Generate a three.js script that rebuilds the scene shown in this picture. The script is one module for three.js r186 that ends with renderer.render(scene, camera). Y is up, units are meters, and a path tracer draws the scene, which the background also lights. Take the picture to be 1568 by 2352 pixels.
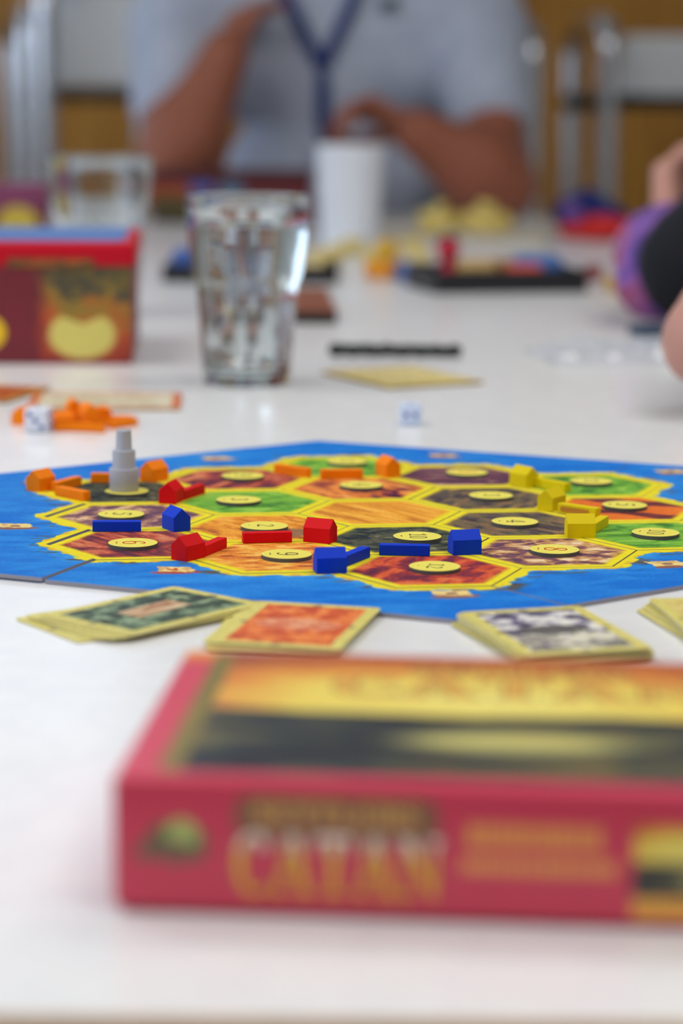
import * as THREE from 'three';
import { RoundedBoxGeometry } from 'three/addons/geometries/RoundedBoxGeometry.js';
import { mergeGeometries, toCreasedNormals } from 'three/addons/utils/BufferGeometryUtils.js';
import { RectAreaLightUniformsLib } from 'three/addons/lights/RectAreaLightUniformsLib.js';

// ---------------------------------------------------------------- camera
const FOCAL = 5400, PITCH = 0.177724, ROLL = 0.009558, EYE = 0.231284, T = 0.74;   // T: table top above the floor
const scene = new THREE.Scene();
const camera = new THREE.PerspectiveCamera(2 * Math.atan(1176 / FOCAL) * 180 / Math.PI, 1568 / 2352, 0.05, 60);
camera.rotation.order = 'YXZ';
camera.position.set(0, T + EYE, 0);
camera.rotation.set(-PITCH, 0, ROLL);
camera.focus = 1.20;
camera.userData.fStop = 4.7;
// ---------------------------------------------------------------- light
const renderer = new THREE.WebGLRenderer({ antialias: true });
renderer.toneMapping = THREE.LinearToneMapping;
renderer.toneMappingExposure = 0.95;
renderer.shadowMap.enabled = true;
scene.background = new THREE.Color().setRGB(0.76, 0.91, 1.12);      // overcast daylight outside the windows
scene.backgroundIntensity = 3.4;
RectAreaLightUniformsLib.init();
const LAMP = 6.5;                                                    // ceiling panels
// ---------------------------------------------------------------- helpers
const V3 = (x, z, y) => new THREE.Vector3(x, T + z, -y);             // metres: right, above the table, away from the lens
function rayDir(u, v) {
  const c = Math.cos(-ROLL), s = Math.sin(-ROLL), a = u - 784, b = v - 1176;
  const x = c * a - s * b, y = s * a + c * b, cp = Math.cos(PITCH), sp = Math.sin(PITCH);
  return [x / FOCAL, cp - y / FOCAL * sp, -sp - y / FOCAL * cp];
}
const onPlane = (u, v, z = 0) => { const d = rayDir(u, v), t = (z - EYE) / d[2]; return [d[0] * t, d[1] * t]; };   // [x, y] where the ray meets height z
const atDepth = (u, v, y) => { const d = rayDir(u, v), t = y / d[1]; return [d[0] * t, EYE + d[2] * t]; };          // [x, z] at distance y
const pt = (u, v, y) => { const [x, z] = atDepth(u, v, y); return V3(x, z, y); };
let seed = 12345;
const rnd = () => { seed = (seed * 1664525 + 1013904223) >>> 0; return seed / 4294967296; };
const taken = {};
function numbered(n) { taken[n] = (taken[n] ?? -1) + 1; return taken[n] ? n + '_' + String(taken[n]).padStart(3, '0') : n; }
function shade(o) { o.traverse((m) => { if (m.isMesh) { m.castShadow = true; m.receiveShadow = true; } }); return o; }
function add(o, name, label, category, group, kind) {
  o.name = numbered(name); scene.add(shade(o));
  if (label) o.userData.label = label;
  if (category) o.userData.category = category;
  if (group) o.userData.group = group;
  if (kind) o.userData.kind = kind;
  return o;
}
function part(parent, name, geo, mat, pos, rotY) {
  const m = new THREE.Mesh(geo, mat); m.name = name; parent.add(m);
  if (pos) m.position.set(...pos);
  if (rotY) m.rotation.y = rotY;
  m.castShadow = m.receiveShadow = true;
  return m;
}
const S = (r, g, b) => new THREE.Color().setRGB(r / 255, g / 255, b / 255, THREE.SRGBColorSpace);
const mat = (c, roughness = 0.6, extra = {}) => new THREE.MeshStandardMaterial({ color: c, roughness, ...extra });
const phys = (c, roughness, extra = {}) => new THREE.MeshPhysicalMaterial({ color: c, roughness, ...extra });
const RB = (w, h, d, r = 0.002, s = 2) => new RoundedBoxGeometry(w, h, d, s, Math.min(r, w / 2.01, h / 2.01, d / 2.01));
function tube(pts, r, closed = false, seg = 64, rad = 10) { return new THREE.TubeGeometry(new THREE.CatmullRomCurve3(pts, closed, 'centripetal'), seg, r, rad, closed); }
function rod(a, b, r0, r1 = r0, n = 14) {
  const d = b.clone().sub(a), g = new THREE.CylinderGeometry(r1, r0, d.length(), n);
  g.applyQuaternion(new THREE.Quaternion().setFromUnitVectors(new THREE.Vector3(0, 1, 0), d.clone().normalize()));
  const m = a.clone().add(b).multiplyScalar(0.5); g.translate(m.x, m.y, m.z); return g;
}
// ---- noise
const hash = (x, y, s) => { let h = (x * 374761393 + y * 668265263 + s * 1274126177) | 0; h = Math.imul(h ^ (h >>> 13), 1274126177); return ((h ^ (h >>> 16)) >>> 0) / 4294967296; };
function vn(x, y, s) { const i = Math.floor(x), j = Math.floor(y), a = x - i, b = y - j, u = a * a * (3 - 2 * a), v = b * b * (3 - 2 * b); return (hash(i, j, s) * (1 - u) + hash(i + 1, j, s) * u) * (1 - v) + (hash(i, j + 1, s) * (1 - u) + hash(i + 1, j + 1, s) * u) * v; }
function fbm(x, y, s, o = 4) { let a = 0, w = 0.5, t = 0; for (let k = 0; k < o; k++) { a += w * vn(x, y, s + k); t += w; x *= 2.03; y *= 2.03; w *= 0.55; } return a / t; }
const mix = (a, b, t) => a.map((v, i) => v + (b[i] - v) * t);
const sm = (a, b, x) => { const t = Math.min(1, Math.max(0, (x - a) / (b - a))); return t * t * (3 - 2 * t); };
function ramp(stops, t) { for (let i = 1; i < stops.length; i++) if (t <= stops[i][0]) return mix(stops[i - 1][1], stops[i][1], (t - stops[i - 1][0]) / (stops[i][0] - stops[i - 1][0])); return stops[stops.length - 1][1]; }
function painted(w, h, fn, repeat) {                                 // fn(x 0..1, y 0..1 upward) -> [r, g, b] sRGB
  const d = new Uint8Array(w * h * 4);
  for (let j = 0, k = 0; j < h; j++) for (let i = 0; i < w; i++, k += 4) { const c = fn((i + 0.5) / w, (j + 0.5) / h); d[k] = Math.max(0, Math.min(255, c[0])); d[k + 1] = Math.max(0, Math.min(255, c[1])); d[k + 2] = Math.max(0, Math.min(255, c[2])); d[k + 3] = 255; }
  const t = new THREE.DataTexture(d, w, h); t.colorSpace = THREE.SRGBColorSpace; t.magFilter = THREE.LinearFilter; t.minFilter = THREE.LinearFilter;
  if (repeat) t.wrapS = t.wrapT = THREE.RepeatWrapping;
  t.needsUpdate = true; return t;
}
function drawn(w, h, fn) { const c = document.createElement('canvas'); c.width = w; c.height = h; fn(c.getContext('2d'), w, h); const t = new THREE.CanvasTexture(c); t.colorSpace = THREE.SRGBColorSpace; t.magFilter = THREE.LinearFilter; return t; }
const css = (c) => `rgb(${c.map((v) => Math.round(v)).join(',')})`;
// flat sheet from an outline in plan (x right, y away); uv from the plan box; materials: [faces, edges]
function slab(outline, h, uvBox, bevel = 0) {
  const sh = new THREE.Shape(outline.map(([x, y]) => new THREE.Vector2(x, y)));
  const g = new THREE.ExtrudeGeometry(sh, { depth: h - 2 * bevel, bevelEnabled: bevel > 0, bevelThickness: bevel, bevelSize: bevel, bevelOffset: -bevel, bevelSegments: 2, curveSegments: 6 });
  if (bevel) g.translate(0, 0, bevel);
  const p = g.attributes.position, uv = g.attributes.uv;
  if (uvBox) for (let i = 0; i < p.count; i++) uv.setXY(i, (p.getX(i) - uvBox[0]) / uvBox[2], (p.getY(i) - uvBox[1]) / uvBox[3]);
  g.rotateX(-Math.PI / 2); return g;
}
function roundRect(w, h, r, n = 5) {
  const o = [];
  for (const [cx, cy, a] of [[w / 2 - r, -h / 2 + r, -90], [w / 2 - r, h / 2 - r, 0], [-w / 2 + r, h / 2 - r, 90], [-w / 2 + r, -h / 2 + r, 180]]) for (let k = 0; k <= n; k++) { const t = (a + 90 * k / n) * Math.PI / 180; o.push([cx + r * Math.cos(t), cy + r * Math.sin(t)]); }
  return o;
}
// ---- smooth bodies: tapered capsules joined by a smooth minimum, meshed with surface nets
function capsules(bones) {
  const B = bones.map(([a, ra, b, rb]) => { const d = b.clone().sub(a); return { a, ra, b, rb, d, l2: Math.max(1e-9, d.lengthSq()) }; });
  return (x, y, z, k) => {
    let r = 0, m = 1e9; const e = [];
    for (const c of B) {
      const px = x - c.a.x, py = y - c.a.y, pz = z - c.a.z;
      const t = Math.min(1, Math.max(0, (px * c.d.x + py * c.d.y + pz * c.d.z) / c.l2));
      const v = Math.hypot(px - t * c.d.x, py - t * c.d.y, pz - t * c.d.z) - (c.ra + (c.rb - c.ra) * t);
      e.push(v); if (v < m) m = v;
    }
    for (const v of e) if (v - m < k * 6) r += Math.exp(-(v - m) / k);
    return m - k * Math.log(r);
  };
}
function blob(bones, cell = 0.012, k = 0.012) {
  const f0 = capsules(bones), lo = new THREE.Vector3(1e9, 1e9, 1e9), hi = new THREE.Vector3(-1e9, -1e9, -1e9);
  for (const [a, ra, b, rb] of bones) for (const [p, r] of [[a, ra], [b, rb]]) { lo.min(p.clone().subScalar(r + 0.03)); hi.max(p.clone().addScalar(r + 0.03)); }
  const n = [0, 1, 2].map((i) => Math.ceil((hi.getComponent(i) - lo.getComponent(i)) / cell) + 1), F = new Float32Array(n[0] * n[1] * n[2]);
  const id = (i, j, l) => (l * n[1] + j) * n[0] + i;
  for (let l = 0; l < n[2]; l++) for (let j = 0; j < n[1]; j++) for (let i = 0; i < n[0]; i++) F[id(i, j, l)] = f0(lo.x + i * cell, lo.y + j * cell, lo.z + l * cell, k);
  const vert = new Int32Array(F.length).fill(-1), pos = [], idx = [];
  for (let l = 0; l < n[2] - 1; l++) for (let j = 0; j < n[1] - 1; j++) for (let i = 0; i < n[0] - 1; i++) {
    let sx = 0, sy = 0, sz = 0, c = 0;
    const g = (a, b, d) => F[id(i + a, j + b, l + d)];
    const edge = (a, b, d, e, f, h) => { const p = g(a, b, d), q = g(e, f, h); if ((p < 0) !== (q < 0)) { const t = p / (p - q); sx += a + (e - a) * t; sy += b + (f - b) * t; sz += d + (h - d) * t; c++; } };
    for (const a of [0, 1]) for (const b of [0, 1]) { edge(0, a, b, 1, a, b); edge(a, 0, b, a, 1, b); edge(a, b, 0, a, b, 1); }
    if (c) { vert[id(i, j, l)] = pos.length / 3; pos.push(lo.x + (i + sx / c) * cell, lo.y + (j + sy / c) * cell, lo.z + (l + sz / c) * cell); }
  }
  const quad = (a, b, c, d, flip) => { if (a < 0 || b < 0 || c < 0 || d < 0) return; if (flip) idx.push(a, c, b, a, d, c); else idx.push(a, b, c, a, c, d); };
  for (let l = 1; l < n[2] - 1; l++) for (let j = 1; j < n[1] - 1; j++) for (let i = 1; i < n[0] - 1; i++) {
    const s = F[id(i, j, l)] < 0;
    if (s !== (F[id(i + 1, j, l)] < 0)) quad(vert[id(i, j - 1, l - 1)], vert[id(i, j, l - 1)], vert[id(i, j, l)], vert[id(i, j - 1, l)], !s);
    if (s !== (F[id(i, j + 1, l)] < 0)) quad(vert[id(i - 1, j, l - 1)], vert[id(i - 1, j, l)], vert[id(i, j, l)], vert[id(i, j, l - 1)], !s);
    if (s !== (F[id(i, j, l + 1)] < 0)) quad(vert[id(i - 1, j - 1, l)], vert[id(i, j - 1, l)], vert[id(i, j, l)], vert[id(i - 1, j, l)], !s);
  }
  const g = new THREE.BufferGeometry(); g.setAttribute('position', new THREE.Float32BufferAttribute(pos, 3)); g.setIndex(idx); g.computeVertexNormals();
  const uv = new Float32Array(pos.length / 3 * 2); for (let i = 0; i < pos.length / 3; i++) { uv[2 * i] = pos[3 * i] + pos[3 * i + 2] * 0.7; uv[2 * i + 1] = pos[3 * i + 1]; }
  g.setAttribute('uv', new THREE.BufferAttribute(uv, 2)); return g;
}
// ---------------------------------------------------------------- surfaces
const grain = (w, h, a, b, sx, sy, s, rep) => painted(w, h, (x, y) => { const n = fbm(x * sx, y * sy + 0.6 * fbm(x * 3, y * 6, s + 9), s, 5); return mix(a, b, sm(0.25, 0.75, n)); }, rep);
const oakMap = grain(512, 512, [176, 128, 62], [206, 160, 88], 5, 60, 3, true);
const oak = mat(0xffffff, 0.5, { map: oakMap });
const wallMap = grain(512, 512, [178, 118, 34], [204, 146, 56], 40, 4, 11, true);
const wallWood = mat(0xffffff, 0.55, { map: wallMap });
const plaster = mat(S(226, 224, 218), 0.9, { map: grain(256, 256, [236, 235, 232], [246, 245, 243], 30, 30, 21, true) });
const floorMat = mat(0xffffff, 0.5, { map: grain(512, 512, [120, 112, 104], [140, 132, 122], 60, 60, 31, true) });
const laminate = phys(0xffffff, 0.25, { map: grain(512, 512, [233, 233, 235], [238, 238, 239], 40, 40, 41, true), specularIntensity: 0.9 });
const chrome = mat(S(214, 216, 222), 0.22, { metalness: 1 });
const blackPlastic = mat(S(20, 21, 26), 0.45);
const whitePad = mat(S(240, 243, 246), 0.7);
const cardEdge = mat(S(120, 118, 116), 0.85);
const boardEdge = mat(S(150, 148, 158), 0.85);
const glassMat = phys(S(247, 251, 251), 0.0, { transmission: 1, thickness: 0.004, ior: 1.5, attenuationColor: S(215, 236, 236), attenuationDistance: 0.12 });
const waterMat = phys(0xffffff, 0.0, { transmission: 1, thickness: 0.05, ior: 1.33 });
const paneMat = phys(0xffffff, 0.0, { transmission: 1, thickness: 0, ior: 1.45 });
// ---------------------------------------------------------------- room
const RX = 3.3, RY0 = -2.6, RY1 = 6.5, RH = 2.9, W = 0.2;
function room(name, boxes, m) { const g = mergeGeometries(boxes.map(([x0, x1, y0, y1, z0, z1]) => { const b = new THREE.BoxGeometry(x1 - x0, z1 - z0, y1 - y0); b.translate((x0 + x1) / 2, (z0 + z1) / 2, -(y0 + y1) / 2); return b; })); const o = new THREE.Mesh(g, m); o.name = name; o.userData.kind = 'structure'; scene.add(shade(o)); return o; }
const floorObj = room('floor', [[-RX - W, RX + W, RY0 - W, RY1 + W, -0.1, 0]], floorMat);
floorObj.userData.label = 'grey speckled floor under the table';
room('ceiling', [[-RX - W, RX + W, RY0 - W, RY1 + W, RH, RH + 0.15]], plaster).userData.label = 'white plaster ceiling';
const FW = [-1.30, -0.55, 1.9, 2.55];
const farWall = room('wall_far', [[-RX, RX, RY1, RY1 + W, 0, FW[2]], [-RX, RX, RY1, RY1 + W, FW[3], RH], [-RX, FW[0], RY1, RY1 + W, FW[2], FW[3]], [FW[1], RX, RY1, RY1 + W, FW[2], FW[3]]], plaster);
farWall.userData.label = 'white wall with brown wood panelling behind the seated person';
{
  const n = 5, w = 0.62, H = 1.42, pg = new THREE.BoxGeometry(w - 0.006, H, 0.02); for (let k = 0; k < n; k++) part(farWall, 'panel', pg, wallWood, [(k - 2) * w, H / 2, -RY1 + 0.01]);
  const g = new THREE.Group(); g.name = 'window_4'; g.userData = { kind: 'structure', label: 'high small window in the wood panelled wall' }; scene.add(g);
  const fm = mat(S(205, 206, 208), 0.5), cx = (FW[0] + FW[1]) / 2, cz = (FW[2] + FW[3]) / 2, ww = FW[1] - FW[0], hh = FW[3] - FW[2], y = -RY1 - 0.1;
  for (const x of [FW[0] + 0.025, cx, FW[1] - 0.025]) part(g, 'window_frame', new THREE.BoxGeometry(0.05, hh, 0.05), fm, [x, cz, y]);
  for (const z of [FW[2] + 0.025, FW[3] - 0.025]) part(g, 'window_frame', new THREE.BoxGeometry(ww - 0.1, 0.05, 0.05), fm, [cx, z, y]);
  for (const q of [-1, 1]) part(g, 'pane', new THREE.PlaneGeometry(ww / 2 - 0.05, hh - 0.1), phys(0xffffff, 0.0, { transmission: 1, thickness: 0, ior: 1.45 }), [cx + q * ww / 4, cz, y]);
}
room('wall_right', [[RX, RX + W, RY0, RY1, 0, RH]], plaster).userData.label = 'plain plaster wall on the right side';
room('wall_back', [[-RX, RX, RY0 - W, RY0, 0, RH]], plaster).userData.label = 'plain plaster wall behind the camera';
const openings = [[-1.7, -0.1], [0.4, 2.2], [4.0, 6.0]], SILL = 0.95, HEAD = 2.6;
{ const b = [[-RX - W, -RX, RY0, RY1, 0, SILL], [-RX - W, -RX, RY0, RY1, HEAD, RH]]; let y = RY0; for (const [a, c] of openings) { b.push([-RX - W, -RX, y, a, SILL, HEAD]); y = c; } b.push([-RX - W, -RX, y, RY1, SILL, HEAD]); room('wall_left', b, plaster).userData.label = 'plaster wall with three tall windows'; }
const frameMat = mat(S(205, 206, 208), 0.5);
openings.forEach(([a, c], i) => {
  const w = new THREE.Group(); w.name = 'window_' + (i + 1); w.userData = { kind: 'structure', label: 'tall window with a light grey frame and clear panes' }; scene.add(w);
  const H = HEAD - SILL, x = -RX - 0.12;
  for (const y of [a + 0.03, (a + c) / 2, c - 0.03]) part(w, 'window_frame', new THREE.BoxGeometry(0.06, H, 0.06), frameMat, [x, SILL + H / 2, -y]);
  for (const z of [SILL + 0.03, HEAD - 0.03]) part(w, 'window_frame', new THREE.BoxGeometry(0.06, 0.06, c - a - 0.12), frameMat, [x, z, -(a + c) / 2]);
  for (const s of [0, 1]) part(w, 'pane', new THREE.PlaneGeometry((c - a) / 2 - 0.06, H - 0.12).rotateY(Math.PI / 2), paneMat, [x, SILL + H / 2, -(a + (c - a) * (0.25 + 0.5 * s))]);
});
// ceiling panels: glowing diffuser with an area light just below it
const diffuser = mat(S(240, 240, 238), 0.6, { emissive: S(250, 251, 255), emissiveIntensity: 2.2 });
for (const [x, y, w, d] of [[-1.3, 0.1, 1.2, 0.6], [0.9, 0.1, 1.2, 0.6], [-1.3, 1.9, 1.2, 0.6], [0.9, 1.9, 1.2, 0.6]]) {
  const g = new THREE.Group(); g.position.set(x, RH - 0.05, -y);
  part(g, 'frame', RB(w + 0.06, 0.05, d + 0.06, 0.006), frameMat, [0, 0.025, 0]);
  part(g, 'diffuser', new THREE.BoxGeometry(w, 0.01, d), diffuser, [0, -0.003, 0]);
  add(g, 'ceiling_light', 'white rectangular ceiling light panel above the table', 'ceiling light', 'ceiling light panels');
  const l = new THREE.RectAreaLight(S(255, 252, 246), LAMP, w, d); l.position.set(x, RH - 0.06, -y); l.lookAt(x, 0, -y); l.castShadow = true; scene.add(l);
}
// ---------------------------------------------------------------- table
const TX0 = -0.78, TX1 = 0.60, TY0 = 0.5635, TY1 = 4.46;
{
  const g = new THREE.Group(); g.position.set((TX0 + TX1) / 2, 0, -(TY0 + TY1) / 2);
  const w = TX1 - TX0, d = TY1 - TY0, top = RB(w, 0.026, d, 0.0015), uv = top.attributes.uv, p = top.attributes.position;
  for (let i = 0; i < p.count; i++) uv.setXY(i, p.getX(i) * 2, p.getZ(i) * 2);
  part(g, 'tabletop', top, laminate, [0, T - 0.013, 0]);
  for (const s of [-1, 1]) part(g, 'edge_band', RB(w, 0.0255, 0.003, 0.001), oak, [0, T - 0.0135, s * (d / 2 + 0.0014)]).userData.label = 'brown oak edge strip';
  for (const s of [-1, 1]) part(g, 'rail', new THREE.BoxGeometry(0.03, 0.06, d - 0.3), chrome, [s * (w / 2 - 0.08), T - 0.056, 0]);
  for (const sx of [-1, 1]) for (const sz of [-1, 0, 1]) part(g, 'leg', new THREE.CylinderGeometry(0.025, 0.025, T - 0.086, 16), chrome, [sx * (w / 2 - 0.08), (T - 0.086) / 2, sz * (d / 2 - 0.2)]);
  add(g, 'table', 'long white laminate table with a brown wooden edge', 'table');
}
// ---------------------------------------------------------------- board: frame, tiles, number discs
const SP = 0.079, BX = 0.0209533, BY = 1.2755248, YAW = 0.1387369, HR = SP / Math.sqrt(3), TH = 0.002;
const A_ = [Math.cos(-Math.PI / 6) * SP, Math.sin(-Math.PI / 6) * SP], B_ = [Math.cos(Math.PI / 6) * SP, Math.sin(Math.PI / 6) * SP];
const hexAt = (q, r) => [q * A_[0] + r * B_[0], q * A_[1] + r * B_[1]];
const toWorld = ([x, y]) => [BX + Math.cos(YAW) * x - Math.sin(YAW) * y, BY + Math.sin(YAW) * x + Math.cos(YAW) * y];
const hv = ([x, y], deg, r = HR) => [x + r * Math.cos(deg * Math.PI / 180), y + r * Math.sin(deg * Math.PI / 180)];
function hexDist(x, y) { const a = Math.abs(y), b = Math.abs(x * Math.cos(Math.PI / 6)) + a * 0.5; return Math.max(a, b); }   // flat sides to +-y, apothem metric
const TILES = [   // q, r, land, number, print tilt (deg), label
  [-2, 0, 'forest', '6', 0, [291, 1127], 'dark forest hex tile under the pale grey tower piece'],
  [-1, -1, 'mountain', '5', 6, [278, 1180], 'purple mountain hex tile with the blue road along its edge'],
  [0, -2, 'hill', '6', -4, [305, 1246], 'dark red hill hex tile with a red 6, between blue road and red house'],
  [-1, 0, 'pasture', '3', 2, [548, 1147], 'green pasture hex tile with a 3 beside red road'],
  [-2, 1, 'hill', '9', 4, [557, 1092], 'purple red hill hex tile behind the green tile with a 3'],
  [0, -1, 'field', '2', 3, [607, 1207], 'orange field hex tile with a 2 behind the long red road'],
  [1, -2, 'grainfield', '9', -3, [658, 1272], 'golden orange field hex tile with a 9 beside blue house'],
  [-2, 2, 'pasture', '11', 5, [797, 1059], 'green pasture hex tile between two orange roads and an orange house'],
  [-1, 1, 'fieldred', '4', 0, [829, 1113], 'orange field hex tile with a 4 in front of an orange road'],
  [1, -1, 'forest', '10', 0, [958, 1231], 'dark green forest hex tile with a 10 behind the blue road'],
  [2, -2, 'hillred', '12', 14, [998, 1300], 'bright red hill hex tile with a 12'],
  [0, 0, 'desert', null, 0, null, 'plain orange desert hex tile without a number disc'],
  [-1, 2, 'darkmountain', '8', 2, [1072, 1084], 'dark purple mountain hex tile between orange house and yellow house'],
  [0, 1, 'brownforest', '3', 0, [1127, 1137], 'brown grey forest hex tile with a 3'],
  [1, 0, 'brownforest', '4', 2, [1182, 1197], 'brown green forest hex tile with a 4'],
  [2, -1, 'tanmountain', '8', 6, [1273, 1261], 'tan and purple mountain hex tile with a red 8'],
  [0, 2, 'pasture', '11', 3, [1357, 1104], 'green pasture hex tile with an 11 beside yellow road'],
  [1, 1, 'stripe', '5', 8, [1434, 1159], 'orange and dark striped hex tile with a 5'],
  [2, 0, 'pasture', '10', 16, [1505, 1222], 'green pasture hex tile with a 10 beside yellow house'],
];
const PAL = {
  forest: [[0, [34, 38, 44]], [0.4, [58, 66, 62]], [0.6, [92, 98, 68]], [0.8, [74, 66, 66]], [1, [128, 126, 92]]],
  brownforest: [[0, [66, 56, 62]], [0.4, [96, 82, 76]], [0.6, [110, 102, 72]], [0.8, [128, 92, 74]], [1, [150, 120, 84]]],
  mountain: [[0, [88, 60, 84]], [0.4, [124, 84, 98]], [0.6, [166, 120, 108]], [0.8, [198, 154, 120]], [1, [222, 190, 150]]],
  tanmountain: [[0, [92, 58, 84]], [0.38, [128, 86, 92]], [0.55, [182, 128, 84]], [0.75, [208, 162, 112]], [1, [230, 206, 170]]],
  darkmountain: [[0, [72, 44, 66]], [0.45, [102, 62, 82]], [0.7, [130, 86, 94]], [0.85, [170, 128, 116]], [1, [196, 156, 132]]],
  hill: [[0, [90, 44, 66]], [0.4, [130, 56, 62]], [0.6, [168, 72, 58]], [0.8, [196, 100, 74]], [1, [206, 128, 90]]],
  hillred: [[0, [96, 40, 66]], [0.4, [138, 50, 60]], [0.6, [188, 70, 54]], [0.8, [210, 90, 52]], [1, [214, 112, 70]]],
  field: [[0, [166, 96, 52]], [0.35, [212, 128, 42]], [0.6, [230, 148, 48]], [1, [236, 172, 74]]],
  grainfield: [[0, [170, 86, 48]], [0.35, [214, 120, 52]], [0.6, [232, 152, 58]], [1, [240, 190, 96]]],
  fieldred: [[0, [140, 66, 60]], [0.35, [206, 108, 56]], [0.6, [226, 134, 62]], [1, [236, 168, 96]]],
  desert: [[0, [196, 120, 44]], [0.4, [224, 150, 50]], [0.7, [234, 164, 58]], [1, [240, 182, 80]]],
  pasture: [[0, [66, 120, 52]], [0.3, [96, 156, 58]], [0.6, [122, 178, 62]], [1, [150, 194, 84]]],
  stripe: [[0, [92, 44, 54]], [0.35, [128, 58, 58]], [0.5, [222, 108, 42]], [1, [236, 128, 52]]],
};
const FREQ = { forest: [14, 22], brownforest: [8, 20], mountain: [9, 15], tanmountain: [11, 15], darkmountain: [7, 16], hill: [6, 14], hillred: [6, 12], field: [8, 22], grainfield: [10, 22], fieldred: [7, 18], desert: [4, 26], pasture: [8, 12], stripe: [5, 5] };
function tileMap(kind, s) {
  const [fx, fy] = FREQ[kind], pal = PAL[kind];
  return painted(400, 400, (u, v) => {
    const x = (u - 0.5) * 2 * HR, y = (v - 0.5) * 2 * HR, d = (SP / 2 - hexDist(x, y)) * 1000;      // mm inside the rim
    const rag = fbm(u * 26, v * 26, s + 3, 3);
    let t = fbm(u * fx + 1.5 * fbm(u * 5, v * 5, s + 50, 2), v * fy, s, 5);
    t = Math.min(1, Math.max(0, (t - 0.5) * 2.1 + 0.5));
    if (kind === 'stripe') { const w = Math.sin((u * 0.9 - v * 1.4) * 9 + 3 * fbm(u * 3, v * 3, s, 3)); t = 0.62 + 0.3 * (t - 0.5) - (w > 0.2 ? sm(0.2, 0.6, w) * 0.5 : 0); }
    if (kind === 'fieldred') t -= 0.55 * sm(0.55, 0.75, fbm(u * 3.2, v * 4, s + 70, 2));
    let c = ramp(pal, t);
    if (kind === 'field') c = mix(c, [128, 96, 84], 0.8 * sm(0.16, 0.08, Math.hypot((u - 0.72) * 1.0, (v - 0.52) * 0.8)));
    const n = fbm(u * 90, v * 90, s + 5, 2); c = c.map((q) => q + (n - 0.5) * 26);
    const rim = sm(3.6, 7.8 + 1.0 * (rag - 0.5) * 2, d), warm = sm(3.4, 6.0, d) * (1 - rim);
    let y0 = mix([232, 216, 40], [222, 178, 44], 0.5 * warm);
    const yn = fbm(u * 40, v * 40, s + 8, 3); y0 = y0.map((q) => q + (yn - 0.5) * 20);
    return mix(y0, c, rim);
  });
}
const isLand = [];
for (const t of TILES) isLand.push(hexAt(t[0], t[1]));
const islandDist = (x, y) => { let m = 1e9; for (const [cx, cy] of isLand) { const d = hexDist(x - cx, y - cy) - SP / 2; if (d < m) m = d; } return m; };
const SHIPS = [[-0.1977, -0.0293, 0, 0], [-0.1219, -0.1473, 0, 1], [0.0014, -0.2138, 0.1, 0], [0.1204, -0.1555, 0.3, 0], [-0.0726, 0.1959, 0.2, 0], [0.0722, 0.1973, 0, 0], [-0.1847, 0.1166, 0, 0], [0.2011, 0.1229, 0.2, 0]];
const seaMap = painted(1500, 1500, (u, v) => {
  const x = (u - 0.5) * 0.56, y = (v - 0.5) * 0.56, d = islandDist(x, y) * 1000;
  if (d < -1) return [90, 82, 60];
  const w = fbm(x * 60 + 2 * fbm(x * 30, y * 30, 5, 2), y * 150, 77, 4), w2 = fbm(x * 14, y * 14, 90, 3), f = fbm(x * 900, y * 900, 31, 2);
  let c = mix([6, 104, 202], [48, 142, 222], sm(0.2, 0.85, 0.55 * w + 0.45 * w2));
  c = mix(c, [92, 172, 230], 0.4 * sm(18, 6, d) * sm(0.4, 0.6, fbm(x * 70, y * 90, 12, 3)));
  c = c.map((q) => q + (f - 0.5) * 22);
  const rag = fbm(x * 160, y * 160, 61, 4), edge = 5.8 + (rag - 0.5) * 8;
  const rock = sm(0.60, 0.68, fbm(x * 55, y * 200, 19, 3)) * sm(17, 10, d) * sm(4, 8, d);
  c = mix(c, mix([128, 92, 60], [70, 60, 58], fbm(x * 300, y * 300, 44, 2)), rock * 0.9);
  const sand = mix([232, 214, 36], [212, 166, 60], sm(0.45, 0.7, fbm(x * 120, y * 120, 23, 3)) * sm(1.5, 5, d));
  c = mix(c, sand, 1 - sm(edge - 0.8, edge + 0.8, d));
  for (const [sx, sy, a, red] of SHIPS) {
    const px = x - sx, py = y - sy; if (Math.abs(px) > 0.02 || Math.abs(py) > 0.02) continue;
    const qx = px * Math.cos(a) + py * Math.sin(a), qy = -px * Math.sin(a) + py * Math.cos(a), j = (fbm(x * 500, y * 500, 7, 2) - 0.5) * 0.004;
    const hull = Math.hypot(qx / 0.012, (qy + 0.0045) / 0.0035), sail = Math.max(Math.abs(qx) / 0.0085, Math.abs(qy - 0.003 + qx * 0.2) / 0.006);
    if (hull < 1 + j * 80) c = red ? [168, 70, 48] : [140, 92, 78];
    if (sail < 1 + j * 90) c = mix([232, 206, 132], [206, 166, 108], sm(0.4, 0.7, fbm(x * 300, y * 300, 9, 2)));
    if (sail < 0.5 && (red ? Math.abs(qx + qy) < 0.0016 || Math.abs(qx) < 0.001 : Math.hypot(qx, qy - 0.002) < 0.0028)) c = red ? [196, 84, 46] : [150, 108, 92];
  }
  return c;
});
const matte = (t, r = 0.7) => phys(0xffffff, r, { map: t, specularIntensity: 0.22 });
const seaMat = [matte(seaMap, 0.6), boardEdge];
const OUT = 0.2335;
const frameNames = ['far right', 'far left', 'left', 'near left', 'near right', 'right'];
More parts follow.
